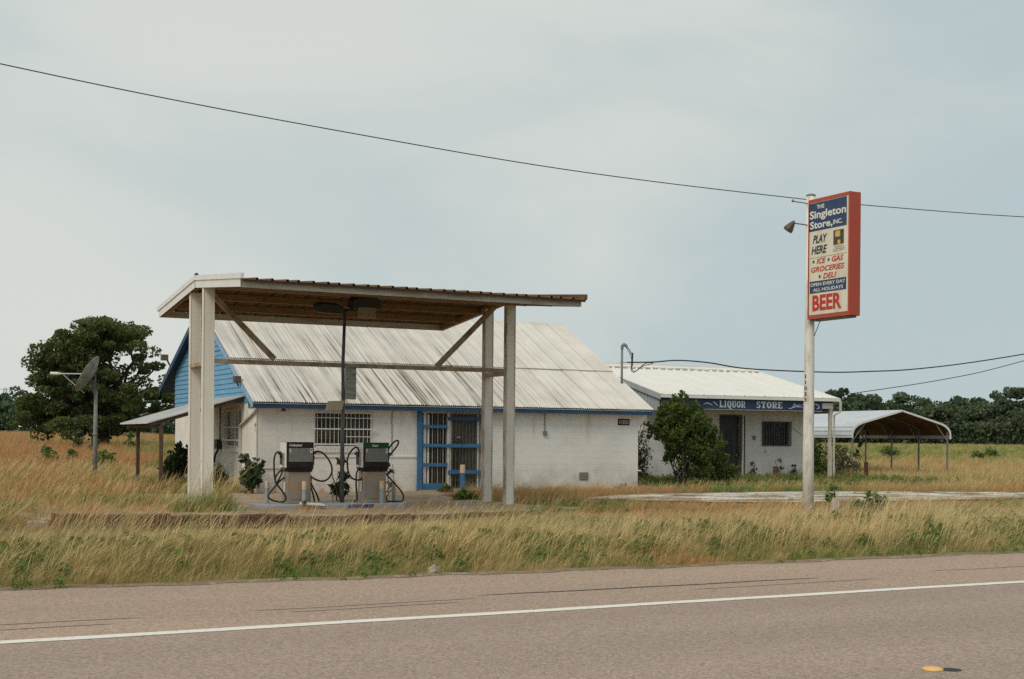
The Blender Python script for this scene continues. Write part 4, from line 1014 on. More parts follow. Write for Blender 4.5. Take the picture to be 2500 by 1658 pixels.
m.prism([(yc + 0.11 * math.cos(t) * (1 if i % 2 else 0.75), zc_ + 0.085 * math.sin(t) * (1 if i % 2 else 0.8)) for i, t in enumerate(np.linspace(0, 2 * math.pi, 9)[:-1])], 'x', fx - 0.0115, fx - 0.008); m.build('emblem_print', 'gold', face)
m = MB(); m.box(fx - 0.0115, fx - 0.008, FY(0.83), FY(0.76), FZ(0.405), FZ(0.37)); m.build('emblem_print', 'gold', face)
ftext('TEXAS', 'letter_grey', 0.66, 0.92, 0.425, 0.018, 0.0); ftext('LOTTERY', 'letter_grey', 0.64, 0.95, 0.453, 0.026, 0.01)
ftext('ICE', 'letter_red', 0.205, 0.45, 0.526, 0.048, 0.02, 0.25); ftext('GAS', 'letter_red', 0.61, 0.91, 0.526, 0.048, 0.02, 0.25)
ftext('GROCERIES', 'letter_red', 0.06, 0.94, 0.598, 0.048, 0.02, 0.25); ftext('DELI', 'letter_red', 0.38, 0.73, 0.665, 0.048, 0.02, 0.25)
for s_, t_ in ((0.12, 0.527), (0.525, 0.527), (0.29, 0.665)):
    m = MB(); yc, zc_ = FY(s_), FZ(t_)
    m.prism([(yc + (0.05 if i % 2 == 0 else 0.02) * math.sin(i * math.pi / 5), zc_ + (0.05 if i % 2 == 0 else 0.02) * math.cos(i * math.pi / 5)) for i in range(10)], 'x', fx - 0.010, fx - 0.006); m.build('star', 'letter_dark', face)
ftext('OPEN EVERY DAY', 'letter_white', 0.045, 0.965, 0.732, 0.030, 0.015); ftext('ALL HOLIDAYS', 'letter_white', 0.12, 0.91, 0.780, 0.030, 0.015)
ftext('BEER', 'letter_red', 0.10, 0.87, 0.897, 0.140, 0.035)
# vertical house number on the pole, lamp brackets, loose cable
for i, ch in enumerate('11033'):
    nd = Vector((-math.cos(0.10), -math.sin(0.10), 0)); xd = Vector((-nd.y, nd.x, 0)) * -1
    xd = Vector((0, 0, 1)).cross(nd)
    text_obj(ch, 'lettering', 'letter_dark', sg, tuple(nd * 0.1195 + Vector((0, 0, 3.10 - i * 0.135))), tuple(xd), (0, 0, 1), 0.07 if ch != '1' else 0.03, 0.09, 0.03, 0, 0.004)
m = MB(); m.tube([(-0.10, 0.0, 7.08), (-0.42, 0.12, 7.12)], 0.014, 8); m.lathe([(0.02, -0.03), (0.03, 0), (0.02, 0.03)], 8, (-0.43, 0.12, 7.13)); m.build('bracket_arm', 'galv_dark', sg)
m = MB(); m.tube([(-0.10, 0.0, 6.585), (-0.38, 0.12, 6.62)], 0.016, 8); m.build('bracket_arm', 'galv_dark', sg)
m = MB(); m.lathe([(0.05, 0.06), (0.075, 0.02), (0.13, -0.12), (0.12, -0.16)], 6); lampm = m.build('sign_lamp', 'box_brown', sg, loc=(-0.44, 0.14, 6.58), rot=(R(20), R(30), 0))
m = MB(); m.lathe([(0.03, 0), (0.045, 0.03), (0.03, 0.06)], 10, (-0.40, 0.13, 6.62)); m.build('lamp_swivel', 'galv_dark', sg)
m = MB(); m.tube(catmull([(0.06, -0.28, 4.36), (0.05, -0.2, 4.2), (0.06, -0.08, 4.02)]), 0.010, 6); m.build('loose_cable', 'wire', sg)

# ------------------------------------------------------------------ liquor store
liq = thing('liquor_store', 'low white liquor store with pale metal roof and blue name board', 'store', (28.191, 40.981, 0), -0.060242)
QL, QE, QR, QZE, QZR = 7.74, 0.0, 5.707, 3.309, 4.645
WY = 1.6; WX1 = 7.38
QD = (3.28, 4.17, 0.05, 2.56); QW = (5.22, 6.54, 1.46, 2.36)
mm = wall_mesh(WX1 + 0.2, -0.2, 3.30, [(QD[0] + 0.2, QD[1] + 0.2, QD[2], QD[3]), (QW[0] + 0.2, QW[1] + 0.2, QW[2], QW[3])], 0.2)
mm.v = [(x - 0.2, y + WY, z_) for x, y, z_ in mm.v]; mm.build('front_wall', 'stucco', liq)
m = MB(); m.box(-0.2, 0.0, WY + 0.201, 9.6, -0.2, 3.45); m.build('end_wall', 'stucco', liq)
m = MB(); m.box(WX1 - 0.2, WX1, WY + 0.201, 9.6, -0.2, 3.45); m.build('end_wall', 'stucco', liq)
m = MB(); m.box(0.001, WX1 - 0.201, 9.4, 9.6, -0.2, 3.45); m.build('back_wall', 'stucco', liq)
def qz(y): return QZE + (QZR - QZE) * (y if y < QR else 2 * QR - y) / QR
# ribbed grey gable on the left
gb = MB(); gb.prism([(0.25, 2.72), (11.1, 2.72), (11.1, qz(11.1) - 0.1), (QR, QZR - 0.1), (0.25, qz(0.25) - 0.1)], 'x', -0.31, -0.27); gbo = gb.build('gable_panel', 'grey_wall', liq)
for i in range(44):
    y = 0.35 + i * 0.245
    m = MB(); m.box(-0.33, -0.311, y, y + 0.04, 2.73, qz(y) - 0.16); m.build('rib', 'grey_wall', gbo)
m = MB(); m.prism([(0.25, 2.72), (11.1, 2.72), (11.1, qz(11.1) - 0.1), (QR, QZR - 0.1), (0.25, qz(0.25) - 0.1)], 'x', QL - 0.16, QL - 0.12); m.build('gable_panel', 'grey_wall', liq)
m = MB(); m.prism([(QE, QZE - 0.06), (QR, QZR - 0.06), (11.41, QZE - 0.06), (11.41, QZE - 0.004), (QR, QZR - 0.004), (QE, QZE - 0.004)], 'x', -0.38, QL - 0.002)
qroof = m.build('roof', 'liquor_roof', liq)
qa = math.atan2(QZR - QZE, QR); ql = math.hypot(QR, QZR - QZE); npn = 9; pw = (QL + 0.38) / npn
def rib_panel(length, wdt):
    prof = [(0, 0), (0.02, 0.022), (0.05, 0.022), (0.07, 0)]
    for q in range(1, 3): prof += [(wdt * q / 3 - 0.012, 0), (wdt * q / 3, 0.008), (wdt * q / 3 + 0.012, 0)]
    prof.append((wdt - 0.002, 0))
    k = len(prof); V = [(x, 0, z_) for x, z_ in prof] + [(x, length, z_) for x, z_ in prof]
    me = bpy.data.meshes.new('roof_panel'); me.from_pydata(V, [], [(i, i + 1, k + i + 1, k + i) for i in range(k - 1)]); me.materials.append(MAT['liquor_roof']); return me
rp = rib_panel(ql + 0.03, pw)
for i in range(npn):
    link('roof_panel', rp, qroof, (-0.38 + i * pw, -0.03, QZE + 0.001), (qa, 0, 0))
    link('roof_panel', rp, qroof, (-0.38 + (i + 1) * pw, 11.44, QZE + 0.001), (qa, 0, math.pi))
m = MB(); m.prism([(QR - 0.22, qz(QR - 0.22) + 0.022), (QR, QZR + 0.035), (QR + 0.22, qz(QR - 0.22) + 0.022), (QR, QZR + 0.06)], 'x', -0.38, QL); m.build('ridge_cap', 'liquor_roof', qroof)
m = MB(); m.box(-0.3, 4.4, QR - 0.35, QR - 0.3, QZR + 0.035, QZR + 0.06); m.box(-0.35, QL - 0.1, QR + 0.0, QR + 0.05, QZR + 0.045, QZR + 0.13); m.build('ridge_vent', 'liquor_roof', qroof)
for i in range(22):
    x = -0.2 + i * 0.355
    m = MB(); m.box(x, x + 0.21, QR - 0.62, QR - 0.57, qz(QR - 0.6) + 0.026, qz(QR - 0.6) + 0.05); m.build('closure_strip', 'pole_dark', qroof)
m = MB(); m.box(-0.38, QL + 0.0, -0.05, -0.004, QZE - 0.125, QZE - 0.01); m.build('gutter', 'trim_white', liq)
m = MB(); m.prism([(0.0, QZE - 0.20), (QR, QZR - 0.20), (QR, QZR - 0.008), (0.0, QZE - 0.008)], 'x', -0.40, -0.382); m.build('rake_trim', 'grey_wall', liq)
m = MB(); m.prism([(0.0, QZE - 0.20), (QR, QZR - 0.20), (QR, QZR - 0.008), (0.0, QZE - 0.008)], 'x', QL + 0.001, QL + 0.02); m.build('rake_trim', 'trim_white', liq)
m = MB(); m.box(-0.2, QL - 0.17, 0.33, 1.59, 2.80, 2.83); m.build('porch_ceiling', 'beam', liq)
m = MB(); m.box(-0.2, QL - 0.18, 0.20, 0.32, 2.90, 3.12); m.build('porch_beam', 'trim_white', liq)
m = MB(); m.box(7.42, 7.54, 0.20, 0.32, 0.0, 2.89); pp = m.build('porch_post', 'offwhite', liq)
for i, ch in enumerate('11033'):
    text_obj(ch, 'lettering', 'letter_dark', pp, (7.51, 0.199, 2.02 - i * 0.13), (1, 0, 0), (0, 0, 1), 0.045 if ch != '1' else 0.02, 0.08, 0.03, 0, 0.004)
m = MB(); m.box(QL - 0.07, QL + 0.0, -0.12, -0.052, 2.80, QZE - 0.127); m.bar((QL - 0.035, -0.09, 2.80), (7.55, 0.16, 2.62), 0.06); m.bar((7.58, 0.14, 2.66), (7.58, 0.14, 0.1), 0.055); m.build('downspout', 'offwhite', liq)
# sign board and its lettering
sb = MB(); sb.box(-0.2, 7.0, 0.145, 0.19, 2.80, 3.19); sbo = sb.build('sign_board', 'navy', liq)
m = MB(); m.box(-0.2, 7.0, 0.14, 0.192, 2.780, 2.798); m.build('board_trim', 'offwhite', liq)
def serif(ch, x, z_, w_, h_):
    """slab-serif capital in a w x h cell; strokes as rectangles and ring segments"""
    m = MB(); S = 0.30 * w_; T = 0.10 * h_; y0, y1 = 0.137, 0.144
    def bx(a, b, c, d): m.box(x + a * w_, x + b * w_, y0 + 0.0004 * len(m.v) / 8, y1, z_ + c * h_, z_ + d * h_)
    def ring(a, b, c, d, th, t0=0, t1=360):
        n = 22; k = []
        for i in range(n + 1):
            t = R(t0 + (t1 - t0) * i / n); k.append((math.cos(t), math.sin(t)))
        cx, cz2, rx, rz_ = (a + b) / 2, (c + d) / 2, (b - a) / 2, (d - c) / 2
        o = len(m.v)
        for q, (cc, ss) in enumerate(k):
            for yy in (y0, y1):
                m.v.append((x + (cx + rx * cc) * w_, yy, z_ + (cz2 + rz_ * ss) * h_)); m.v.append((x + (cx + (rx - th) * cc) * w_, yy, z_ + (cz2 + (rz_ - th * 0.45) * ss) * h_))
        for i in range(n):
            a_ = o + 4 * i; m.f += [(a_, a_ + 4, a_ + 5, a_ + 1), (a_ + 2, a_ + 3, a_ + 7, a_ + 6), (a_, a_ + 2, a_ + 6, a_ + 4), (a_ + 1, a_ + 5, a_ + 7, a_ + 3)]
    if ch == 'L': bx(.10, .42, 0, 1); bx(0, .54, .87, 1); bx(0, .95, 0, .15); bx(.82, .95, .12, .34)
    if ch == 'I': bx(.28, .72, 0, 1); bx(.08, .92, .87, 1); bx(.08, .92, 0, .13)
    if ch in 'OQ': ring(.0, 1.0, -.02, 1.02, .33)
    if ch == 'Q': bx(.55, .8, -.16, .16); bx(.68, 1.0, -.2, -.05)
    if ch == 'U': bx(.08, .38, .3, 1); bx(.66, .90, .3, 1); bx(0, .48, .87, 1); bx(.56, 1, .87, 1); ring(.08, .90, -.02, .62, .28, 180, 360)
    if ch in 'RP': bx(.08, .40, 0, 1); bx(0, .48, 0, .13); bx(0, .2, .87, 1); ring(.2, .95, .40, 1.0, .30, -95, 95); bx(.36, .55, .9, 1.0); bx(.36, .55, .42, .52)
    if ch == 'R':
        m.hexa([(x + .70 * w_, y0, z_), (x + 1.0 * w_, y0, z_), (x + 1.0 * w_, y1, z_), (x + .70 * w_, y1, z_), (x + .42 * w_, y0, z_ + .46 * h_), (x + .68 * w_, y0, z_ + .46 * h_), (x + .68 * w_, y1, z_ + .46 * h_), (x + .42 * w_, y1, z_ + .46 * h_)])
    if ch == 'S': ring(.05, .95, .43, 1.02, .30, 20, 260); ring(.05, .95, -.02, .57, .30, 200, 440); bx(.80, .92, .7, .95); bx(.08, .2, .05, .3)
    if ch == 'T': bx(.33, .67, 0, .9); bx(.2, .8, 0, .13); bx(0, 1, .85, 1); bx(0, .12, .66, .88); bx(.88, 1, .66, .88)
    if ch == 'E': bx(.08, .40, 0, 1); bx(0, .95, 0, .14); bx(0, .92, .86, 1); bx(.36, .68, .44, .57); bx(.83, .95, .11, .32); bx(.8, .92, .7, .89)
    m.build('letter', 'letter_pale', sbo)
xx = 2.26
for ch, a in zip('LIQUOR', (0.19, 0.13, 0.21, 0.20, 0.20, 0.20)): serif(ch, xx, 2.872, a - 0.012, 0.250); xx += a + 0.008
xx = 3.92
for ch, a in zip('STORE', (0.215, 0.23, 0.25, 0.25, 0.24)): serif(ch, xx, 2.872, a - 0.018, 0.250); xx += a + 0.010
def swash(pts, r0, name='flourish'):
    m = MB(); P = catmull([(a, 0.139, b) for a, b in pts], 8); k = len(P)
    m.tube(P, [max(0.006, r0 * math.sin(math.pi * (i + 0.6) / (k + 0.2)) ** 0.6) for i in range(k)], 6); o = m.build(name, 'letter_pale', sbo); o.scale = (1, 0.35, 1); o.location = (0, 0.09, 0)
text_obj('Inc.', 'letter', 'letter_pale', sbo, (5.78, 0.144, 3.01), (1, 0, 0), (0, 0, 1), 0.40, 0.16, 0.01, 0.45, 0.003)
swash([(5.40, 2.91), (5.47, 2.87), (5.62, 2.92), (5.82, 2.96), (6.02, 2.95), (6.16, 2.90)], 0.018)
swash([(6.00, 2.99), (6.08, 3.04), (6.18, 2.97), (6.30, 2.90), (6.38, 2.95)], 0.018)
swash([(6.50, 3.02), (6.60, 3.06), (6.74, 3.05), (6.84, 2.98), (6.82, 2.90), (6.72, 2.91)], 0.024)
swash([(1.95, 3.03), (2.02, 3.06), (2.09, 3.0), (2.15, 2.96), (2.18, 2.92)], 0.02)
swash([(1.55, 2.96), (1.70, 3.02), (1.86, 2.98), (1.95, 2.93)], 0.02)
# doorway, window, fittings
m = MB(); m.box(QD[0], QD[1], WY + 0.13, WY + 0.17, 0.05, QD[3]); qdoor = m.build('door', 'lamp_dark', liq)
m = MB(); m.box(QD[0] + 0.3, QD[1] - 0.25, WY + 0.118, WY + 0.129, 1.0, 2.2); m.build('door_window', 'glass', qdoor)
m = MB(); m.box(QD[1] - 0.10, QD[1] - 0.05, WY + 0.09, WY + 0.129, 1.0, 1.1); m.build('handle', 'galv_dark', qdoor)
m = MB(); m.box(QD[0] - 0.06, QD[0], WY - 0.03, WY + 0.12, 0.05, QD[3] + 0.07); m.box(QD[1], QD[1] + 0.06, WY - 0.03, WY + 0.12, 0.05, QD[3] + 0.07); m.box(QD[0], QD[1], WY - 0.03, WY + 0.12, QD[3], QD[3] + 0.07); m.build('door_frame', 'dark_wood', liq)
m = MB(); m.box(4.25, 4.30, WY - 0.07, WY - 0.02, 0.0, 2.6); m.build('wall_pipe', 'white', liq)
m = MB(); m.box(4.31, 4.37, WY - 0.07, WY - 0.02, 0.0, 2.6); m.build('wall_pipe', 'dark_wood', liq)
qw = bpy.data.objects.new('window', None); COL.objects.link(qw); qw.parent = liq
m = MB(); m.box(QW[0], QW[1], WY + 0.10, WY + 0.106, QW[2], QW[3]); m.build('pane', 'glass', qw)
m = MB(); m.box(QW[0] - 0.02, QW[1] + 0.02, WY + 0.3, WY + 0.33, QW[2] - 0.05, QW[3] + 0.05); m.build('curtain', 'lamp_dark', qw)
m = MB()
for b in ((QW[0] - 0.03, QW[1] + 0.03, QW[3], QW[3] + 0.03), (QW[0] - 0.03, QW[1] + 0.03, QW[2] - 0.03, QW[2]), (QW[0] - 0.03, QW[0], QW[2], QW[3]), (QW[1], QW[1] + 0.03, QW[2], QW[3])): m.box(b[0], b[1], WY - 0.07, WY - 0.04, b[2], b[3])
m.build('grille_frame', 'lamp_dark', qw)
for i in range(11):
    x = QW[0] + (QW[1] - QW[0]) * (i + 0.5) / 11
    m = MB(); m.box(x - 0.008, x + 0.008, WY - 0.064, WY - 0.046, QW[2], QW[3]); m.build('bar', 'pole_dark', qw)
m = MB(); m.box(4.77, 4.88, WY - 0.08, WY - 0.002, 1.66, 1.82); m.build('wall_box', 'galv_dark', liq)
m = MB(); m.bar((6.55, WY - 0.012, 2.22), (7.3, WY - 0.012, 1.75), 0.012); m.build('wall_cable', 'galv_dark', liq)
m = MB(); m.bar((5.36, WY - 0.012, 1.40), (5.36, WY - 0.012, 1.25), 0.01); m.bar((5.40, WY - 0.02, 1.22), (5.33, WY - 0.02, 1.15), 0.035); m.build('hanging_wire', 'galv_dark', liq)

# ------------------------------------------------------------------ carport
cp = thing('metal_carport', 'open galvanised carport with rounded eaves on thin posts in the field', 'carport', (40.813, 45.271, 0), -0.0716)
KW, KZE, KZR, KL = 5.6, 1.80, 3.07, 6.5
prof = [(0.0, KZE), (0.0, KZE + 0.14), (0.03, KZE + 0.32), (0.13, KZE + 0.48), (0.30, KZE + 0.60), (0.55, KZE + 0.70), (KW / 2, KZR)]
prof = prof + [(KW - a, b) for a, b in reversed(prof[:-1])]
m = MB(); k = len(prof)
inner = [(KW / 2 + (a - KW / 2) * 0.994, b - 0.02 if 0.02 < a < KW - 0.02 else b) for a, b in prof]
inner = [(a + (0.012 if a < KW / 2 else -0.012 if a > KW / 2 else 0), b) for a, b in inner]
for y in (0, KL): m.v += [(a, y, b) for a, b in prof] + [(a, y, b) for a, b in inner]
for i in range(k - 1):
    m.f += [(i, i + 1, 2 * k + i + 1, 2 * k + i), (k + i, 3 * k + i, 3 * k + i + 1, k + i + 1), (i, k + i, k + i + 1, i + 1), (2 * k + i, 2 * k + i + 1, 3 * k + i + 1, 3 * k + i)]
for i in (0, k - 1): m.f.append((i, 2 * k + i, 3 * k + i, k + i))
me_o = m.build('roof', 'galv', cp)
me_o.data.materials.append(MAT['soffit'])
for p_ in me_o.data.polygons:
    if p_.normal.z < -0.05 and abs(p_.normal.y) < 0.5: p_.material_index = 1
for a, b in ((0.13, KZE + 0.48), (0.03, KZE + 0.31), (0.0, KZE + 0.12)):
    m = MB(); m.bar((a - 0.012, 0.02, b), (a - 0.012, KL, b), 0.02, 0.02); m.build('roof_rib', 'galv', cp)
m = MB()
for y in (-0.012,):
    for i in range(k - 1):
        m.bar((prof[i][0], y, prof[i][1] - 0.035), (prof[i + 1][0], y, prof[i + 1][1] - 0.035), 0.022, 0.10, (0, 1, 0.001)) if False else m.hexa([(prof[i][0], y, prof[i][1]), (prof[i + 1][0], y, prof[i + 1][1]), (prof[i + 1][0], y + 0.011, prof[i + 1][1]), (prof[i][0], y + 0.011, prof[i][1]),
            (inner[i][0] + (0.05 if i < k // 2 else -0.05), y, inner[i][1] - 0.05), (inner[i + 1][0] + (0.05 if i < k // 2 else -0.05), y, inner[i + 1][1] - 0.05), (inner[i + 1][0] + (0.05 if i < k // 2 else -0.05), y + 0.011, inner[i + 1][1] - 0.05), (inner[i][0] + (0.05 if i < k // 2 else -0.05), y + 0.011, inner[i][1] - 0.05)])
m.build('end_trim', 'trim_white', cp)
for x in (0.13, KW - 0.13):
    for y in (0.1, 2.02, 3.95, 5.9):
        m = MB(); m.box(x - 0.03, x + 0.03, y - 0.03, y + 0.03, -0.1, KZE + 0.30); m.build('post', 'galv_dark', cp)
    m = MB(); m.box(x - 0.025, x + 0.025, 0.14, 6.3, 0.0, 0.05); m.build('base_rail', 'galv_dark', cp)
for y in (0.1, 2.02, 3.95, 5.9):
    m = MB()
    for i in range(2, k - 3):
        m.bar((inner[i][0], y, inner[i][1] - 0.05), (inner[i + 1][0], y, inner[i + 1][1] - 0.05), 0.05, 0.05)
    for s in (0, 1):
        x = 0.16 if s == 0 else KW - 0.16; m.bar((x, y, KZE - 0.1), (x + (0.65 if s == 0 else -0.65), y, KZE + 0.65), 0.04)
    m.build('bow', 'galv_dark', cp)

# ------------------------------------------------------------------ satellite dish, wires, posts, small things
dish = thing('satellite_dish', 'weathered satellite dish facing left on a pole in the field', 'satellite dish', (9.22, 49.41, 0.0))
m = MB(); m.tube([(0, 0, -0.2), (0.0, 0, 1.3), (0.01, 0, 3.15)], [0.085, 0.075, 0.06], 12); m.lathe([(0.10, 1.62), (0.10, 1.66)], 12); m.build('pole', 'galv_dark', dish, smooth=True)
ctr = Vector((-0.14, 0.08, 3.72)); axis_d = Vector((-0.84 * math.cos(YAW) - 0.06 * math.sin(YAW), 0.84 * math.sin(YAW) - 0.06 * math.cos(YAW), 0.50)).normalized()
m = MB(); q = axis_d.to_track_quat('Z', 'Y').to_matrix()
rings = [(0.0, 0.0), (0.22, 0.015), (0.42, 0.055), (0.60, 0.115), (0.735, 0.175)]
N_ = 28; V0 = len(m.v)
for off in (0.0, -0.018):
    for r_, z_ in rings[1:]:
        for i in range(N_):
            t = 2 * math.pi * i / N_; m.v.append(tuple(ctr + q @ Vector((r_ * math.cos(t), r_ * math.sin(t), z_ + off))))
    m.v.append(tuple(ctr + q @ Vector((0, 0, off))))
half = 4 * N_ + 1
for s in (0, 1):
    o_ = s * half
    for j in range(3):
        for i in range(N_): m.f.append((o_ + j * N_ + i, o_ + j * N_ + (i + 1) % N_, o_ + (j + 1) * N_ + (i + 1) % N_, o_ + (j + 1) * N_ + i))
    for i in range(N_): m.f.append((o_ + i, o_ + 4 * N_, o_ + (i + 1) % N_))
for i in range(N_): m.f.append((3 * N_ + i, 3 * N_ + (i + 1) % N_, half + 3 * N_ + (i + 1) % N_, half + 3 * N_ + i))
m.build('reflector', 'dish', dish)
m = MB(); m.bar((0.0, 0, 3.1), tuple(ctr - axis_d * 0.03 + Vector((0, 0, -0.12))), 0.14, 0.12); m.bar((0, 0, 3.1), tuple(ctr - axis_d * 0.05 + Vector((0.1, 0, 0.1))), 0.06); m.build('mount', 'pole_dark', dish)
foc = Vector((-1.10, 0.52, 3.80))
m = MB(); m.tube([tuple(ctr + Vector((0.0, 0, 0.08))), tuple(foc)], 0.022, 8); m.build('feed_arm', 'galv', dish)
m = MB(); m.tube([tuple(ctr + q @ Vector((0, 0, 0)) + Vector((-0.2, 0.12, -0.62))), tuple(foc + Vector((0.05, 0, -0.02)))], 0.013, 6); m.build('feed_strut', 'galv', dish)
m = MB(); m.tube([tuple(foc), tuple(foc + Vector((-0.07, 0.035, 0.0)))], 0.035, 10); m.tube([tuple(foc + Vector((-0.08, 0.04, 0))), tuple(foc + Vector((-0.34, 0.17, 0.01)))], 0.055, 10); m.build('feed_horn', 'letter_white', dish)

def wire(name, label, pts, r):
    m = MB(); m.tube(catmull(pts, 10), r, 6); return tag(m.build(name, 'wire', smooth=True), label, 'cable')
wire('overhead_cable', 'long thin overhead cable sagging across the sky behind the sign', [(-8, 26, 9.5), (-2, 26, 8.85), (3.11, 26, 8.36), (6.26, 26, 8.10), (9.82, 26, 7.88), (13.86, 26, 7.68), (17.27, 26, 7.605), (21.41, 26, 7.60), (23.72, 26, 7.63), (29.54, 26, 7.82), (38, 26, 8.3)], 0.0105)
wire('service_cable', 'thick twisted service cable from the roof mast to the right edge', [(24.40, 38.0, 4.21), (25.18, 37.6, 4.23), (26.0, 37.3, 4.30), (27.07, 37.0, 4.24), (28.56, 36.8, 4.08), (31.69, 36.5, 4.05), (33.74, 36.5, 4.14), (35.87, 36.5, 4.29), (39.22, 36.5, 4.70), (44.38, 36.5, 5.52), (52, 36.5, 6.9)], 0.022)
wire('far_cable', 'thin far cable rising to the right above the woods', [(60, 70, 4.5), (65.97, 70, 5.3), (70.42, 70, 5.93), (75.08, 70, 6.72), (79.68, 70, 7.73), (88, 70, 9.6)], 0.028)

def stub(label, x, y, h, w_, rot=(0, 0, 0.2)):
    m = MB(); m.hexa([(-w_ / 2, -w_ / 2, -0.2), (w_ / 2, -w_ / 2, -0.2), (w_ / 2, w_ / 2, -0.2), (-w_ / 2, w_ / 2, -0.2), (-w_ / 2, -w_ / 2, h), (w_ / 2, -w_ / 2, h * 0.985), (w_ / 2, w_ / 2, h * 0.97), (-w_ / 2, w_ / 2, h)])
    return tag(m.build('short_post', 'brown_post', loc=(x, y, 0.02), rot=rot, bevel=0.01), label, 'post', 'rusty brown short posts')
stub('short brown post standing upright below the liquor store window', 33.3, 41.2, 0.62, 0.13)
stub('short brown post half hidden in the big bush', 28.3, 38.9, 0.85, 0.12)
stub('leaning brown post by the carport, right of the porch post', 38.4, 41.7, 0.80, 0.13, (R(4), R(-8), 0.3))
m = MB(); m.lathe([(0.20, 0.0), (0.17, 0.05), (0.05, 0.30), (0.03, 0.31)], 10); tag(m.build('rusty_cone', 'brown_post', loc=(32.9, 41.25, 0.03)), 'small rusty cone beside the short post at the liquor store wall', 'cone')

mk = thing('road_marker', 'round amber reflective marker stuck on the road', 'road marker', (7.03, 6.95, 0.004))
m = MB(); m.lathe([(0.074, 0.0), (0.072, 0.010), (0.055, 0.018), (0.02, 0.021)], 24); m.build('dome', 'amber', mk, smooth=True)
m = MB(); m.lathe([(0.071, 0.0), (0.069, 0.004), (0.02, 0.005)], 24); tag(m.build('tar_pad', 'tar', loc=(7.148, 6.895, 0.0045)), 'black tar disc beside the amber road marker', 'tar patch')

def rock(name, label, loc, s, seed):
    bm = bmesh.new(); bmesh.ops.create_icosphere(bm, subdivisions=3, radius=1)
    for v in bm.verts:
        n_ = mnoise.noise(v.co * 1.3 + Vector((seed, 0, 0))) * 0.45 + mnoise.noise(v.co * 3.1 + Vector((seed, 3, 0))) * 0.18
        v.co = Vector((v.co.x * s[0], v.co.y * s[1], v.co.z * s[2])) * (1 + n_)
    me = bpy.data.meshes.new(name); bm.to_mesh(me); bm.free(); me.materials.append(MAT['rock']); me.shade_smooth()
    return tag(link(name, me, loc=loc), label, 'rock')
rock('roadside_rock', 'rounded pale rock at the edge of the road', (6.62, 14.50, 0.035), (0.070, 0.065, 0.062), 1.0)
rock('pointed_rock', 'pointed pale rock in the grass right of the sign pole', (19.85, 22.5, 0.08), (0.13, 0.12, 0.27), 4.0)

# far transmission tower
tw = MB()
def tl(z_): return 3.2 * (1 - z_ / 34) + 0.7 * (z_ / 34)
for sx in (-1, 1):
    for sy in (-1, 1): tw.bar((sx * tl(0), sy * tl(0), 0), (sx * tl(33), sy * tl(33), 33), 0.35)
for i in range(10):
    a, b = i * 3.3, (i + 1) * 3.3
    tw.bar((-tl(a), -tl(a), a), (tl(b), -tl(b), b), 0.22); tw.bar((tl(a), -tl(a), a), (-tl(b), -tl(b), b), 0.22); tw.bar((-tl(b), -tl(b), b), (tl(b), -tl(b), b), 0.22)
for z_ in (25, 28.5, 32): tw.bar((-4.2, 0, z_), (4.2, 0, z_), 0.3)
tag(tw.build('transmission_tower', 'tower', loc=(119.3, 954.8, 0)), 'faint lattice tower far behind the woods at the left edge', 'tower')

# ------------------------------------------------------------------ trees, woods, bushes, weeds
rg = np.random.default_rng(5)
def limb(m, a, b, r0, r1, wob=0.12):
    a, b = Vector(a), Vector(b); n_ = 6; L_ = (b - a).length
    P = [a.lerp(b, i / n_) + Vector((random.gauss(0, wob), random.gauss(0, wob), random.gauss(0, wob * 0.5))) * (L_ * 0.12 if 0 < i < n_ else 0) for i in range(n_ + 1)]
    m.tube(P, [r0 + (r1 - r0) * i / n_ for i in range(n_ + 1)], 8)

# the big oak: local axes across (camera's right) and up
tree = thing('oak_tree', 'big dark spreading tree behind the satellite dish', 'tree', (18.6, 97.6, 0.9))
rt = np.array([math.cos(YAW), -math.sin(YAW), 0]); fw = np.array([math.sin(YAW), math.cos(YAW), 0])
m = MB(); limb(m, (0, 0, -0.5), (0.2, 0, 2.2), 0.55, 0.42)
cl = []
tries = 0
while len(cl) < 330 and tries < 20000:
    tries += 1
    u_ = rg.uniform(-5.9, 5.9); z_ = rg.uniform(0.7, 8.9); d_ = rg.uniform(-4.0, 4.0)
    top = 8.75 * max(0.0, 1 - abs((u_ - 0.3) / (5.7 if u_ < 0.3 else 5.6)) ** 2.3) ** 0.62
    if u_ > 3.5: top = min(top, 7.6)
    if z_ > top or (d_ / 4.2) ** 2 + ((u_) / 6.0) ** 2 > 1: continue
    lowcut = 0.6 if u_ < 2.0 else 2.2 + 0.35 * (u_ - 2)
    if z_ < lowcut: continue
    # sparse windows where the sky shows through, right of the middle
    if (0.6 < u_ < 4.8 and 4.0 < z_ < 7.4 and rg.random() < 0.72): continue
    if (u_ > 3.0 and z_ < 3.4 and rg.random() < 0.45): continue
    inner_ = z_ / max(top, 0.1)
    if inner_ < 0.8 and rg.random() < 0.42: continue
    cl.append((u_, d_, z_))
cl = np.array(cl)
Ps, hs = [], []
for (u_, d_, z_) in cl:
    n_ = int(rg.uniform(150, 300)); r_ = rg.uniform(0.34, 0.88)
    p = ball(n_, rg, 0.25) * np.array([r_ * 1.15, r_ * 1.15, r_ * 0.62])
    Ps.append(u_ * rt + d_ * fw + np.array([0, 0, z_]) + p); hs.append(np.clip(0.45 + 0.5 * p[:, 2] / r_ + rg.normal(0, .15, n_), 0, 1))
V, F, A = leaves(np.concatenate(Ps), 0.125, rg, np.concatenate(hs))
tri_mesh('crown', V, F, 'tree_leaf', tree, A)
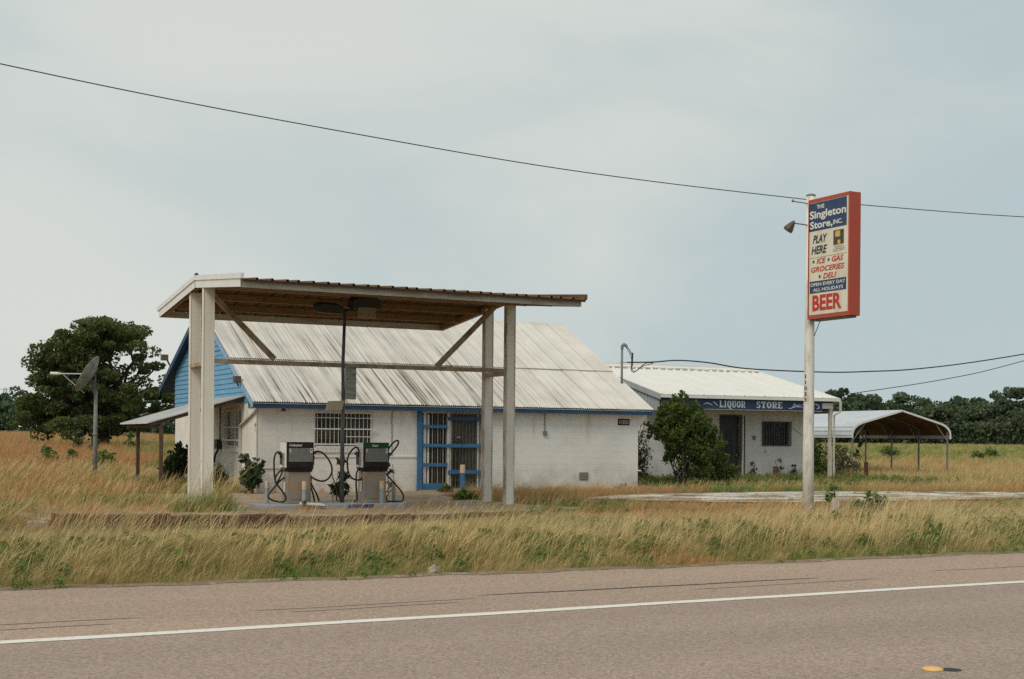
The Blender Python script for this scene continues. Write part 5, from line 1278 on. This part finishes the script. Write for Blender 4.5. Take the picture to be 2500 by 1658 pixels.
for i in range(0, len(cl), 9):
    c_ = cl[i]; e_ = c_[0] * rt + c_[1] * fw + np.array([0, 0, c_[2]])
    limb(m, (0.2, 0, random.uniform(1.4, 2.2)), tuple(e_), 0.20, 0.04, 0.5)
m.build('trunk', 'bark', tree, smooth=True)

def woods(name, label, u0, u1, dist, hfun, seed, cards, step_=3.1):
    """a far wood that reads as one mass: overlapping crowns made of leaf clumps"""
    g = np.random.default_rng(seed); Ps, hs, vs = [], [], []
    u_ = u0
    while u_ < u1:
        for row in range(3):
            dd = dist(u_) + row * 6 + g.uniform(-2, 2); uu = u_ + g.uniform(-2.2, 2.2)
            H = hfun(uu) * g.uniform(0.86, 1.04) * (0.80 + 0.10 * row); rr = g.uniform(2.8, 5.2); tv = g.random()
            c0 = uu * rt + dd * fw
            gz_ = ground_z(c0[0], c0[1])
            for b_ in range(20):
                a_ = ball(1, g, 0.5)[0]
                if row > 0 and a_[2] < -0.2: continue
                cc = c0 + np.array([a_[0] * rr, a_[1] * rr, gz_ + H * 0.47 + a_[2] * H * 0.48])
                br_ = g.uniform(0.8, 1.6); n_ = int(cards * g.uniform(0.7, 1.3))
                p = ball(n_, g, 0.35) * np.array([br_, br_, br_ * 0.75])
                Ps.append(cc + p); vs.append(np.full(n_, tv)); hs.append(np.clip(0.4 + 0.5 * p[:, 2] / br_ + g.normal(0, .15, n_), 0, 1))
        # dense understorey closing the foot of the wood
        c0 = u_ * rt + (dist(u_) - 2.0) * fw; n_ = int(cards * 14)
        p = np.stack([g.uniform(-3.2, 3.2, n_), g.uniform(-3, 3, n_), g.random(n_) ** 1.6 * hfun(u_) * 0.42], 1)
        Ps.append(c0 + p[:, :1] * rt + p[:, 1:2] * fw + np.array([0, 0, ground_z(c0[0], c0[1]) - 0.2]) + p[:, 2:] * np.array([0, 0, 1])); hs.append(g.random(n_) * 0.5); vs.append(np.full(n_, 0.4))
        u_ += step_
    P = np.concatenate(Ps); V, F, A = leaves(P, 0.44, g, np.concatenate(hs), 1.35, vb=np.concatenate(vs))
    return tag(tri_mesh(name, V, F, 'wood_leaf', None, A), label, 'woods', kind='stuff')
woods('right_woods', 'dark green wood along the right horizon behind the carport', 44, 124, lambda u: 255 - 0.32 * (u - 62), lambda u: 11.4 + 0.9 * math.sin(u * 0.13 + 1.0) - 0.024 * max(0, u - 78) + 0.7 * math.sin(u * 0.41), 21, 120)
woods('left_woods', 'dark bluish wood along the left horizon behind the big tree', -132, 44, lambda u: 258, lambda u: (10.4 if u < -70 else 8.4) + 0.6 * math.sin(u * 0.2), 22, 62, 5.2)

def bush(name, label, loc, blobs, mat, size, seed, stems=6, cat='bush', stem_h=0.8, elong=1.7, droop=0.0):
    g = np.random.default_rng(seed); t = thing(name, label, cat, loc)
    Ps, hs = [], []
    for (x, y, z_, r_, n_) in blobs:
        kk_ = 60 if n_ > 1000 else 10
        for q_ in range(max(1, n_ // kk_)):
            c_ = np.array([x, y, z_]) + ball(1, g, 0.0)[0] * r_ * 0.95
            k_ = kk_; rr = r_ * (g.uniform(0.22, 0.42) if kk_ > 20 else g.uniform(0.2, 0.5)); p = ball(k_, g, 0.0) * rr; p[:, 2] *= 1.15
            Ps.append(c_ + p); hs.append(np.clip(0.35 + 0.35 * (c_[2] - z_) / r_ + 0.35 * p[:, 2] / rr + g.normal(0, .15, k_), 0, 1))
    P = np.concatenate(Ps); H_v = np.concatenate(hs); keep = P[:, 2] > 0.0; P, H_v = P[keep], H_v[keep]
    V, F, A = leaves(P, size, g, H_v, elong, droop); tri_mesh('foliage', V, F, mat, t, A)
    m = MB()
    for i in range(stems):
        b = blobs[i % len(blobs)]
        limb(m, (g.uniform(-.12, .12), g.uniform(-.1, .1), -0.1), (b[0] + g.normal(0, .15), b[1] + g.normal(0, .15), b[2] + b[3] * 0.3), 0.028 * stem_h, 0.008, 0.6)
    m.build('stems', 'bark', t)
    return t
def offs(du, dz, dd=0.0): return (du * rt[0] + dd * fw[0], du * rt[1] + dd * fw[1], dz)
B = lambda du, dz, r_, n_, dd=0.0: (*offs(du, dz, dd), r_, n_)
bush('mesquite_bush', 'large dark green bush in front of the liquor store left half', (26.15, 37.25, 0.05),
     [B(-0.25, 2.40, .50, 2900), B(0.36, 2.15, .52, 3000), B(-0.66, 1.95, .40, 1700), B(0.80, 1.75, .38, 1600), B(0.05, 1.65, .66, 3600), B(-0.38, 1.25, .42, 1500), B(0.5, 1.15, .5, 1900),
      B(-0.20, 2.92, .20, 300), B(-0.05, 3.12, .12, 110), B(-0.62, 2.55, .22, 360), B(-0.88, 2.35, .14, 130), B(0.42, 2.72, .18, 220), B(0.82, 2.25, .18, 220), B(1.12, 1.45, .26, 380), B(1.08, 1.9, .16, 150), B(-1.08, 1.72, .14, 110), B(-0.98, 2.0, .18, 180),
      B(0.1, 2.98, .12, 90), B(0.66, 2.55, .12, 90), B(-1.18, 2.12, .10, 60), B(1.3, 1.68, .10, 60), B(0.22, 0.70, .40, 420), B(0.75, 0.5, .36, 380)], 'bush_leaf', 0.042, 31, 14, stem_h=1.4, elong=2.4)
bush('leafy_shrub', 'leafy weed clump on the right flank of the big bush', (28.0, 38.3, 0.05), [B(0, .5, .5, 2200), B(.25, 1.0, .42, 1100), B(-.2, 1.3, .35, 600), B(.55, .5, .4, 1100), B(.45, 1.5, .22, 200), B(.8, .35, .35, 600), B(-.6, .35, .4, 700)], 'bush_leaf', 0.042, 32, 10, elong=2.2)
bush('wall_creeper', 'thin brownish creeper against the wall between the two stores', (26.3, 40.2, 0.0), [B(0, .5, .5, 700), B(.1, 1.1, .42, 500), B(-.05, 1.7, .34, 260), B(.05, 2.2, .28, 120)], 'grey_leaf', 0.05, 33, 9, cat='creeper')
bush('corner_shrub', 'glossy leafed plant at the front left corner of the store', (10.95, 36.35, 0.0), [B(0, .45, .32, 330), B(.08, .75, .26, 240), B(.25, .55, .22, 150), B(-.12, .98, .12, 50), B(.36, .85, .1, 40)], 'dark_leaf', 0.085, 34, 7)
bush('drooping_weed', 'drooping leafed weed by the gas meter at the end wall', (10.48, 37.7, 0.0), [B(0, .35, .26, 300), B(.02, .6, .2, 160)], 'dark_leaf', 0.07, 35, 5, elong=2.6, droop=0.8, cat='weed')
bush('leafy_plant', 'leafy plant left of the canopy columns before the end wall', (10.45, 42.2, 0.0), [B(0, .85, .40, 560), B(-.12, .5, .42, 460), B(.1, 1.2, .22, 160)], 'dark_leaf', 0.085, 36, 7)
bush('tall_weed', 'narrow tall weed growing right behind the light pole', (11.9, 31.6, 0.03), [B(0, .3, .15, 90), B(.02, .65, .13, 70), B(-.02, .95, .08, 36), B(-.2, .3, .12, 40)], 'dark_leaf', 0.075, 37, 4, elong=2.8, droop=0.5, cat='weed')
bush('yellowing_weed', 'small yellow green weed at the far side of the Diesel pump', (12.3, 30.2, 0.03), [B(0, .22, .16, 140), B(.02, .45, .12, 70)], 'green_weed', 0.05, 38, 4, cat='weed')
bush('spindly_weed', 'spindly dark weed by the wall between pump and entrance', (15.0, 36.0, 0.03), [B(0, .25, .10, 50), B(.02, .55, .09, 40), B(0, .8, .06, 20), B(-.45, .3, .1, 40), B(-.45, .62, .08, 30)], 'dark_leaf', 0.05, 39, 4, elong=2.4, cat='weed')
bush('door_tuft', 'dark green tuft at the step of the blue entrance', (16.6, 35.6, 0.03), [B(0, .08, .17, 130), B(.16, .06, .12, 60)], 'green_weed', 0.05, 40, 4, elong=3.2, cat='weed')
bush('slab_tuft', 'yellow green grass clump on the pad edge left of the right columns', (15.1, 31.2, 0.0), [B(0, .08, .2, 150), B(.2, .07, .18, 100), B(-.18, .06, .14, 60)], 'green_grass', 0.05, 41, 3, elong=4.0, cat='weed')
bush('sign_shrub', 'low green shrub in the grass just right of the pointed rock', (20.6, 22.35, 0.0), [B(0, .2, .24, 460), B(.28, .2, .22, 360), B(-.22, .16, .16, 160), B(.1, .42, .14, 120)], 'green_weed', 0.045, 42, 6)
bush('pole_weed', 'small leafy weed right against the foot of the sign pole', (20.75, 23.7, 0.0), [B(0, .35, .13, 120), B(.05, .55, .1, 60)], 'green_weed', 0.045, 43, 3, cat='weed')
bush('porch_bush', 'bright green bush between the sign pole and the porch post', (36.1, 42.6, 0.0), [B(0, .7, .6, 1500), B(.3, 1.0, .5, 1100), B(-.3, 1.1, .45, 900), B(.5, .5, .5, 900), B(.05, 1.45, .3, 400)], 'green_weed', 0.06, 44, 8)
bush('porch_weeds', 'thin straggly bush right of the porch post', (38.6, 43.6, 0.0), [B(0, .6, .5, 500), B(.2, 1.1, .4, 300), B(-.2, 1.3, .3, 180), B(.5, .5, .4, 300)], 'grey_leaf', 0.055, 45, 8)
bush('vine_post', 'vine covered front post of the carport at its left side', (41.6, 45.9, 0.0), [B(0, .5, .28, 240), B(0, 1.1, .22, 160), B(.15, 1.6, .2, 120)], 'grey_leaf', 0.06, 46, 4, cat='vine')
for i, (x, y, h_, lab) in enumerate([(32.0, 42.25, 1.0, 'thin dusty weed against the wall just right of the doorway'), (33.0, 42.2, .78, 'thin dusty weed below the grille window left side'), (34.3, 42.1, .95, 'tall dusty weed right of the upright short post'), (34.95, 42.05, .72, 'reddish weed by the wall next to the sign pole'), (31.3, 41.6, .7, 'bushy weed at the foot of the liquor store doorway'), (30.1, 41.0, 1.0, 'dark weed before the liquor store doorway')]):
    bush('wall_weed', lab, (x, y, 0.05), [B(0, h_ * .25, .15, 70), B(.04, h_ * .55, .12, 50), B(-.03, h_ * .85, .09, 30), B(-.14, h_ * .4, .08, 24)], 'grey_leaf' if i != 3 else 'dark_leaf', 0.042, 50 + i, 5, elong=2.2, cat='weed')
for i, (x, y, h_, w_, lab) in enumerate([(15.0, 86, 1.6, .42, 'slim dark sapling in the orange grass left of the dish'), (15.6, 84, 1.1, .45, 'small sapling beside the slim one left of the dish'), (18.6, 88, 1.5, .45, 'pale green sapling just left of the dish pole'), (9.4, 61.0, .7, .6, 'low green shrub in the field left of the dish pole'), (11.1, 57.5, .55, .9, 'low green shrub in the field right of the dish pole'), (11.0, 64.5, .6, .4, 'tiny round shrub in the field above the low shrubs')]):
    bush('field_sapling', lab, (x, y, ground_z(x, y)), [B(0, h_ * .45, w_ * .7, 500), B(.1, h_ * .85, w_ * .5, 300), B(-.1 * w_, h_ * 1.2, w_ * .35, 160)], 'green_weed' if i > 1 else 'dark_leaf', 0.09, 60 + i, 4, cat='shrub')
for i, (u_, d_, h_, lab) in enumerate([(46.5, 118, 2.2, 'round shrub in the field before the woods, right of the carport'), (52.0, 125, 2.4, 'dark field shrub at the far right before the woods'), (31.5, 112, 1.5, 'field shrub seen between the carport posts'), (36.5, 105, 1.1, 'small field shrub just right of the carport'), (40.0, 112, 1.3, 'field shrub second right of the carport')]):
    c_ = u_ * rt + d_ * fw
    bush('field_shrub', lab, (c_[0], c_[1], ground_z(c_[0], c_[1])), [B(0, h_ * .4, h_ * .38, 420), B(h_ * .3, h_ * .3, h_ * .3, 260), B(-h_ * .3, h_ * .25, h_ * .28, 200)], 'green_weed', 0.11, 70 + i, 4, cat='shrub')

# ------------------------------------------------------------------ grasses (stuff): tuft prototypes scattered by instancing
def blades(n, g, rad, h0, h1, wid, lean, spread, seg=4, seed_head=False, gust=(1.0, -0.25)):
    """curved tapering blades leaning with the wind; h runs 0 at the root to 1 at the tip"""
    V, F, Hh, Vv = [], [], [], []
    for i in range(n):
        a = g.uniform(0, 2 * math.pi); r_ = rad * math.sqrt(g.random()); bx_, by_ = r_ * math.cos(a), r_ * math.sin(a)
        hgt = g.uniform(h0, h1); la = lean * g.uniform(0.35, 1.5); dir_ = np.array([gust[0] + g.normal(0, spread), gust[1] + g.normal(0, spread)]); dir_ /= np.linalg.norm(dir_) + 1e-6
        side = np.array([-dir_[1], dir_[0]]); ang_ = g.uniform(0, math.pi); sd = side * math.cos(ang_) + dir_ * math.sin(ang_)
        vv = g.random(); o_ = len(V)
        for s in range(seg + 1):
            t = s / seg; out = la * hgt * t ** 1.9
            wd = wid * g.uniform(0.8, 1.2) * (1 - t * 0.85)
            if seed_head and t > 0.6: wd = wid * (1.5 if s < seg else 0.5)
            z_ = hgt * (t - 0.22 * la * t ** 3)
            px, py_ = bx_ + dir_[0] * out, by_ + dir_[1] * out
            V += [(px - sd[0] * wd / 2, py_ - sd[1] * wd / 2, z_), (px + sd[0] * wd / 2, py_ + sd[1] * wd / 2, z_)]; Hh += [t, t]; Vv += [vv, vv]
        for s in range(seg): F.append((o_ + 2 * s, o_ + 2 * s + 1, o_ + 2 * s + 3, o_ + 2 * s + 2))
    return np.array(V), np.array(F), {'h': np.array(Hh), 'v': np.array(Vv)}
def proto(col, name, mat, *a, **k):
    V, F, A = blades(*a, **k); o = tri_mesh(name, V, F, mat, None, A); COL.objects.unlink(o); col.objects.link(o)
def weed_proto(col, name, g, n, rad, hgt, size):
    P = ball(n, g, 0.0) * np.array([rad, rad, hgt * .55]) + np.array([0, 0, hgt * .5]); V, F, A = leaves(P, size, g, g.random(n), 2.0)
    o = tri_mesh(name, V, F, 'green_weed', None, A); COL.objects.unlink(o); col.objects.link(o)
def scatter(name, label, col, pts, cat='grass'):
    """pts: (x, y, z, yaw, scale, index) rows"""
    pts = np.array(pts, 'f'); me = bpy.data.meshes.new(name); me.vertices.add(len(pts)); me.vertices.foreach_set('co', np.ascontiguousarray(pts[:, :3]).ravel())
    rot = np.zeros((len(pts), 3), 'f'); rot[:, 2] = pts[:, 3]
    a = me.attributes.new('rot', 'FLOAT_VECTOR', 'POINT'); a.data.foreach_set('vector', rot.ravel())
    a = me.attributes.new('scl', 'FLOAT', 'POINT'); a.data.foreach_set('value', np.ascontiguousarray(pts[:, 4]))
    a = me.attributes.new('idx', 'INT', 'POINT'); a.data.foreach_set('value', pts[:, 5].astype('i'))
    o = link(name, me)
    ng = bpy.data.node_groups.new(name, 'GeometryNodeTree')
    ng.interface.new_socket('Geometry', in_out='INPUT', socket_type='NodeSocketGeometry'); ng.interface.new_socket('Geometry', in_out='OUTPUT', socket_type='NodeSocketGeometry')
    N = ng.nodes; gi, go = N.new('NodeGroupInput'), N.new('NodeGroupOutput'); iop = N.new('GeometryNodeInstanceOnPoints'); ci = N.new('GeometryNodeCollectionInfo')
    ci.inputs['Collection'].default_value = col; ci.inputs['Separate Children'].default_value = True; ci.inputs['Reset Children'].default_value = True
    iop.inputs['Pick Instance'].default_value = True
    def attr(nm, ty):
        q = N.new('GeometryNodeInputNamedAttribute'); q.data_type = ty; q.inputs['Name'].default_value = nm; return q.outputs['Attribute']
    L = ng.links
    L.new(gi.outputs[0], iop.inputs['Points']); L.new(ci.outputs[0], iop.inputs['Instance']); L.new(attr('idx', 'INT'), iop.inputs['Instance Index'])
    L.new(attr('rot', 'FLOAT_VECTOR'), iop.inputs['Rotation']); L.new(attr('scl', 'FLOAT'), iop.inputs['Scale']); L.new(iop.outputs[0], go.inputs[0])
    md = o.modifiers.new('scatter', 'NODES'); md.node_group = ng
    return tag(o, label, cat, kind='stuff')

g = np.random.default_rng(77)
near = bpy.data.collections.new('near_tufts')      # picked by name order: 0-3 dry, 4-5 green, 6-7 weeds, 8-9 orange, 10 stubble, 11-12 tall seed stems, 13 flattened
for i in range(4): proto(near, 'a_dry_tuft_%d' % i, 'dry_grass', 15, g, 0.15, 0.22, 0.60, 0.0058, 0.5 + 0.12 * i, 0.75, seed_head=(i % 2 == 0))
for i in range(2): proto(near, 'b_green_tuft_%d' % i, 'green_grass', 20, g, 0.15, 0.14, 0.42, 0.0078, 0.6, 1.1)
weed_proto(near, 'c_weed_0', g, 70, 0.17, 0.26, 0.034); weed_proto(near, 'c_weed_1', g, 46, 0.13, 0.36, 0.042)
for i in range(2): proto(near, 'd_orange_tuft_%d' % i, 'orange_grass', 16, g, 0.15, 0.16, 0.46, 0.0062, 0.5, 0.9, seed_head=True)
proto(near, 'e_stubble_0', 'dry_grass', 9, g, 0.12, 0.05, 0.16, 0.006, 0.6, 1.2, seg=2)
for i in range(2): proto(near, 'f_stems_%d' % i, 'straw_stem', 6, g, 0.16, 0.55, 0.92, 0.0046, 0.42, 0.4, seg=5, seed_head=True)
proto(near, 'g_flat_0', 'dry_grass', 14, g, 0.18, 0.30, 0.55, 0.006, 1.3, 1.0)
far = bpy.data.collections.new('far_tufts')
for i in range(3): proto(far, 'a_field_dry_%d' % i, 'dry_grass', 34, g, 0.5, 0.40, 0.85, 0.020, 0.45, 0.6, seg=3)
for i in range(2): proto(far, 'b_field_green_%d' % i, 'green_grass', 34, g, 0.5, 0.30, 0.65, 0.024, 0.45, 0.8, seg=3)
for i in range(2): proto(far, 'c_field_orange_%d' % i, 'orange_grass', 34, g, 0.5, 0.40, 0.80, 0.020, 0.4, 0.7, seg=3)

def nz(x, y, s, o_=0.0): return mnoise.fractal((x * s + o_, y * s - o_ * 0.7, o_), 1.0, 2.0, 3)
cosL, sinL = math.cos(YAW), math.sin(YAW)
def in_view(x, y, mar=2.5):
    xc = x * cosL - y * sinL; zc_ = x * sinL + y * cosL
    return zc_ > 3 and abs(xc) < zc_ * 0.382 * 1.12 + mar
def blocked(x, y):
    if 11.3 < x < 24.05 and 36.75 < y < 47.2: return True
    if 28.1 < x < 35.9 and 42.1 < y < 50.5: return True
    return False
# 1. the verge between the road and the pad
pts = []
for _ in range(74000):
    x, y = g.uniform(-2, 33), g.uniform(13.9, 27.2)
    e = road_edge(x)
    if y < e - 0.02 or not in_view(x, y): continue
    if in_poly(x, y, pad_poly) or (3.9 < x < 14 and y > 25.0 - 0.03 * (x - 4)): continue
    if in_poly(x, y, grav_poly): continue
    d = y - e; gn = nz(x, y, 0.42, 3.1); gn2 = nz(x, y, 1.9, 9.4); on = nz(x, y, 0.22, 17.0)
    tall = 0.78 + 0.35 * nz(x, y, 0.5, 44.0)
    sc_ = (0.40 + 0.55 * smooth(0.0, 1.5, d)) * tall
    sc_ *= (1 - 0.45 * smooth(22.5, 25.5, y) * smooth(16, 20, x))
    sc_ *= 1 - 0.47 * smooth(16.8, 21.5, y) - 0.28 * smooth(21.5, 24.6, y) * (1 if x < 16 else 0.5)
    sc_ *= 1 - smooth(10.5, 8.5, x) * (0.22 * smooth(19.0, 21.0, y) + 0.32 * smooth(22.6, 23.8, y))
    if x < 10 and y > 23.6 and g.random() < 0.35: continue
    green = gn + 0.8 * gn2 + 0.38 * smooth(0.8, 3.0, d) - 0.44 * smooth(22.0, 24.5, y) - 0.02
    mid = smooth(0.4, 2.0, d)
    if g.random() < 0.16 * (1 - mid): idx = 10
    elif green > 0.30 and mid > 0.1: idx = g.choice([4, 5, 6, 7, 4, 5, 0, 1, 2, 11])
    elif green > -0.16 and g.random() < 0.64: idx = g.choice([4, 5, 5, 4, 1, 7, 13])
    elif (on + 0.30 * smooth(20.0, 23.5, y) - 0.5 * smooth(19.5, 17.0, y) > 0.16) and g.random() < 0.75: idx = g.choice([8, 9])
    else: idx = g.choice([0, 1, 2, 3, 0, 1, 2, 3, 4, 13])
    if 14.5 < x < 21.5 and y > 21.6 + 0.5 * nz(x, y, 0.6, 5.0) and g.random() < 0.72: idx = g.choice([8, 9])
    if mid > 0.3 and nz(x, y, 0.6, 61.0) > 0.05 and g.random() < 0.17: idx = g.choice([11, 12])
    if idx in (6, 7): sc_ *= 1.15
    if nz(x, y, 1.1, 73.0) > 0.42 and g.random() < 0.7: continue
    pts.append((x, y, ground_z(x, y) - 0.02, g.normal(0, 0.45), sc_ * g.uniform(0.7, 1.3), idx))
scatter('verge_grass', 'tan and green wind blown grass between the road and the forecourt', near, pts)
# 2. grass round the buildings, the left field's near part and the right side, out to 62 m
pts = []
for _ in range(60000):
    x, y = g.uniform(0, 62), g.uniform(25.0, 62)
    if not in_view(x, y) or blocked(x, y): continue
    if in_poly(x, y, pad_poly) or (26.8 < y < 36.7 and 4 < x < 8.4): 
        if not (x < 7.6 and y > 26.2 and g.random() < 0.5): continue
    if y < 27.2 and x < 16: 
        if in_poly(x, y, pad_poly): continue
    gr = in_poly(x, y, grav_poly)
    if gr and g.random() < 0.72 + 0.26 * smooth(-0.12, 0.2, nz(x, y, 0.35, 12.0)): continue
    slab_in = in_poly(x, y, [(22.6, 36.3), (37.2, 34.9), (38.4, 44.0), (24.6, 44.8)])
    if slab_in and g.random() < (0.62 if y < 39.0 else 0.15): continue
    gn = nz(x, y, 0.16, 5.1) + 0.5 * nz(x, y, 0.5, 2.2); on = nz(x, y, 0.12, 21.0)
    left = x < 11.5
    sc_ = (0.80 + 0.25 * smooth(36, 50, y)) if left else 0.66
    if 15 < x < 25 and 29 < y < 37: sc_ = 0.72 - 0.42 * smooth(33.5, 36.4, y)
    if 15.4 < x < 20 and 26 < y < 30: sc_ = 0.62
    if x > 17 and y < 31 and not gr: sc_ = 0.42
    if gr: sc_ = 0.4
    xs_ = (x * cosL - y * sinL) / (x * sinL + y * cosL)
    if slab_in: idx = g.choice([4, 5, 6, 7, 8, 6, 7]); sc_ = 0.95
    elif left and y > 30 and xs_ + 0.10 * gn < -0.305 and g.random() < 0.8: idx = g.choice([8, 9, 8, 9, 0, 5, 4])
    elif left and y > 34 and xs_ + 0.08 * gn > -0.31 and g.random() < 0.6: idx = g.choice([4, 5, 4, 5, 0, 6])
    elif gn > 0.30: idx = g.choice([4, 5, 4, 5, 6, 0])
    elif gn > 0.05 and g.random() < 0.5: idx = g.choice([4, 5, 0, 1])
    elif on > -0.05 or (15 < x < 25 and y < 35): idx = g.choice([8, 9, 8, 9, 0, 2])
    else: idx = g.choice([0, 1, 2, 3, 8])
    pts.append((x, y, ground_z(x, y) - 0.02, g.normal(0, 0.6), sc_ * g.uniform(0.7, 1.3), idx))
# weeds growing through the pad and along its joints
for _ in range(900):
    x, y = g.uniform(3.8, 15.6), g.uniform(25.4, 36.5)
    if not in_poly(x, y, pad_poly): continue
    f_ = 0.8 if x < 7.0 or y > 35.2 else (0.16 if y < 27.6 else 0.05)
    if (8.7 < x < 12.4 and 28.0 < y < 29.4) or g.random() > f_: continue
    pts.append((x, y, 0.03, g.normal(0, 0.7), g.uniform(0.35, 0.9), g.choice([0, 8, 9, 10, 10, 5] if x > 7.2 else [0, 1, 8, 9, 5])))
for _ in range(120):
    x, y = g.uniform(8.4, 12.9), g.normal(26.9, 0.45)
    pts.append((x, y, 0.02, g.normal(0, 0.5), g.uniform(0.2, 0.42), g.choice([0, 1, 8, 9, 10])))
for _ in range(90):
    x, y = g.normal(7.5, 0.33), g.normal(28.1, 0.3)
    pts.append((x, y, 0.0, g.normal(0, 0.8), g.uniform(0.9, 1.5), g.choice([0, 1, 4, 5, 4, 11])))
scatter('lot_grass', 'dry orange and green grass round the pad, stores and dish', near, pts)
# 3. the far fields
pts = []
for _ in range(60000):
    rr = math.sqrt(g.uniform(56 ** 2, 262 ** 2)); t = YAW + g.uniform(-0.42, 0.42); x, y = rr * math.sin(t), rr * math.cos(t)
    if blocked(x, y): continue
    if rr > 150 and g.random() < 0.45: continue
    sx_ = x * cosL - y * sinL
    gn = nz(x, y, 0.045, 8.3) + 0.5 * nz(x, y, 0.15, 1.2); on = nz(x, y, 0.03, 31.0)
    if sx_ < 0:
        idx = g.choice([5, 6, 5, 6, 5, 6, 0]) if (sx_ / rr + 0.10 * gn < -0.27) else (g.choice([3, 4, 3, 4, 3, 5, 0]) if sx_ / rr < -0.2 else g.choice([5, 6, 3, 4, 0]))
        sc_ = 1.0 + 0.12 * smooth(60, 120, rr)
    else:
        far_green = smooth(78, 125, rr)
        if g.random() < far_green * 0.85: idx = g.choice([3, 4, 3, 4, 0])
        elif gn > 0.2: idx = g.choice([3, 4, 0])
        elif on > -0.1: idx = g.choice([0, 1, 2, 5, 6])
        else: idx = g.choice([0, 1, 2, 3])
        sc_ = 0.72
    pts.append((x, y, ground_z(x, y) - 0.03, g.uniform(-0.9, 0.9), sc_ * g.uniform(0.8, 1.25), idx))
scatter('field_grass', 'orange and green meadow grass running back to the woods', far, pts)
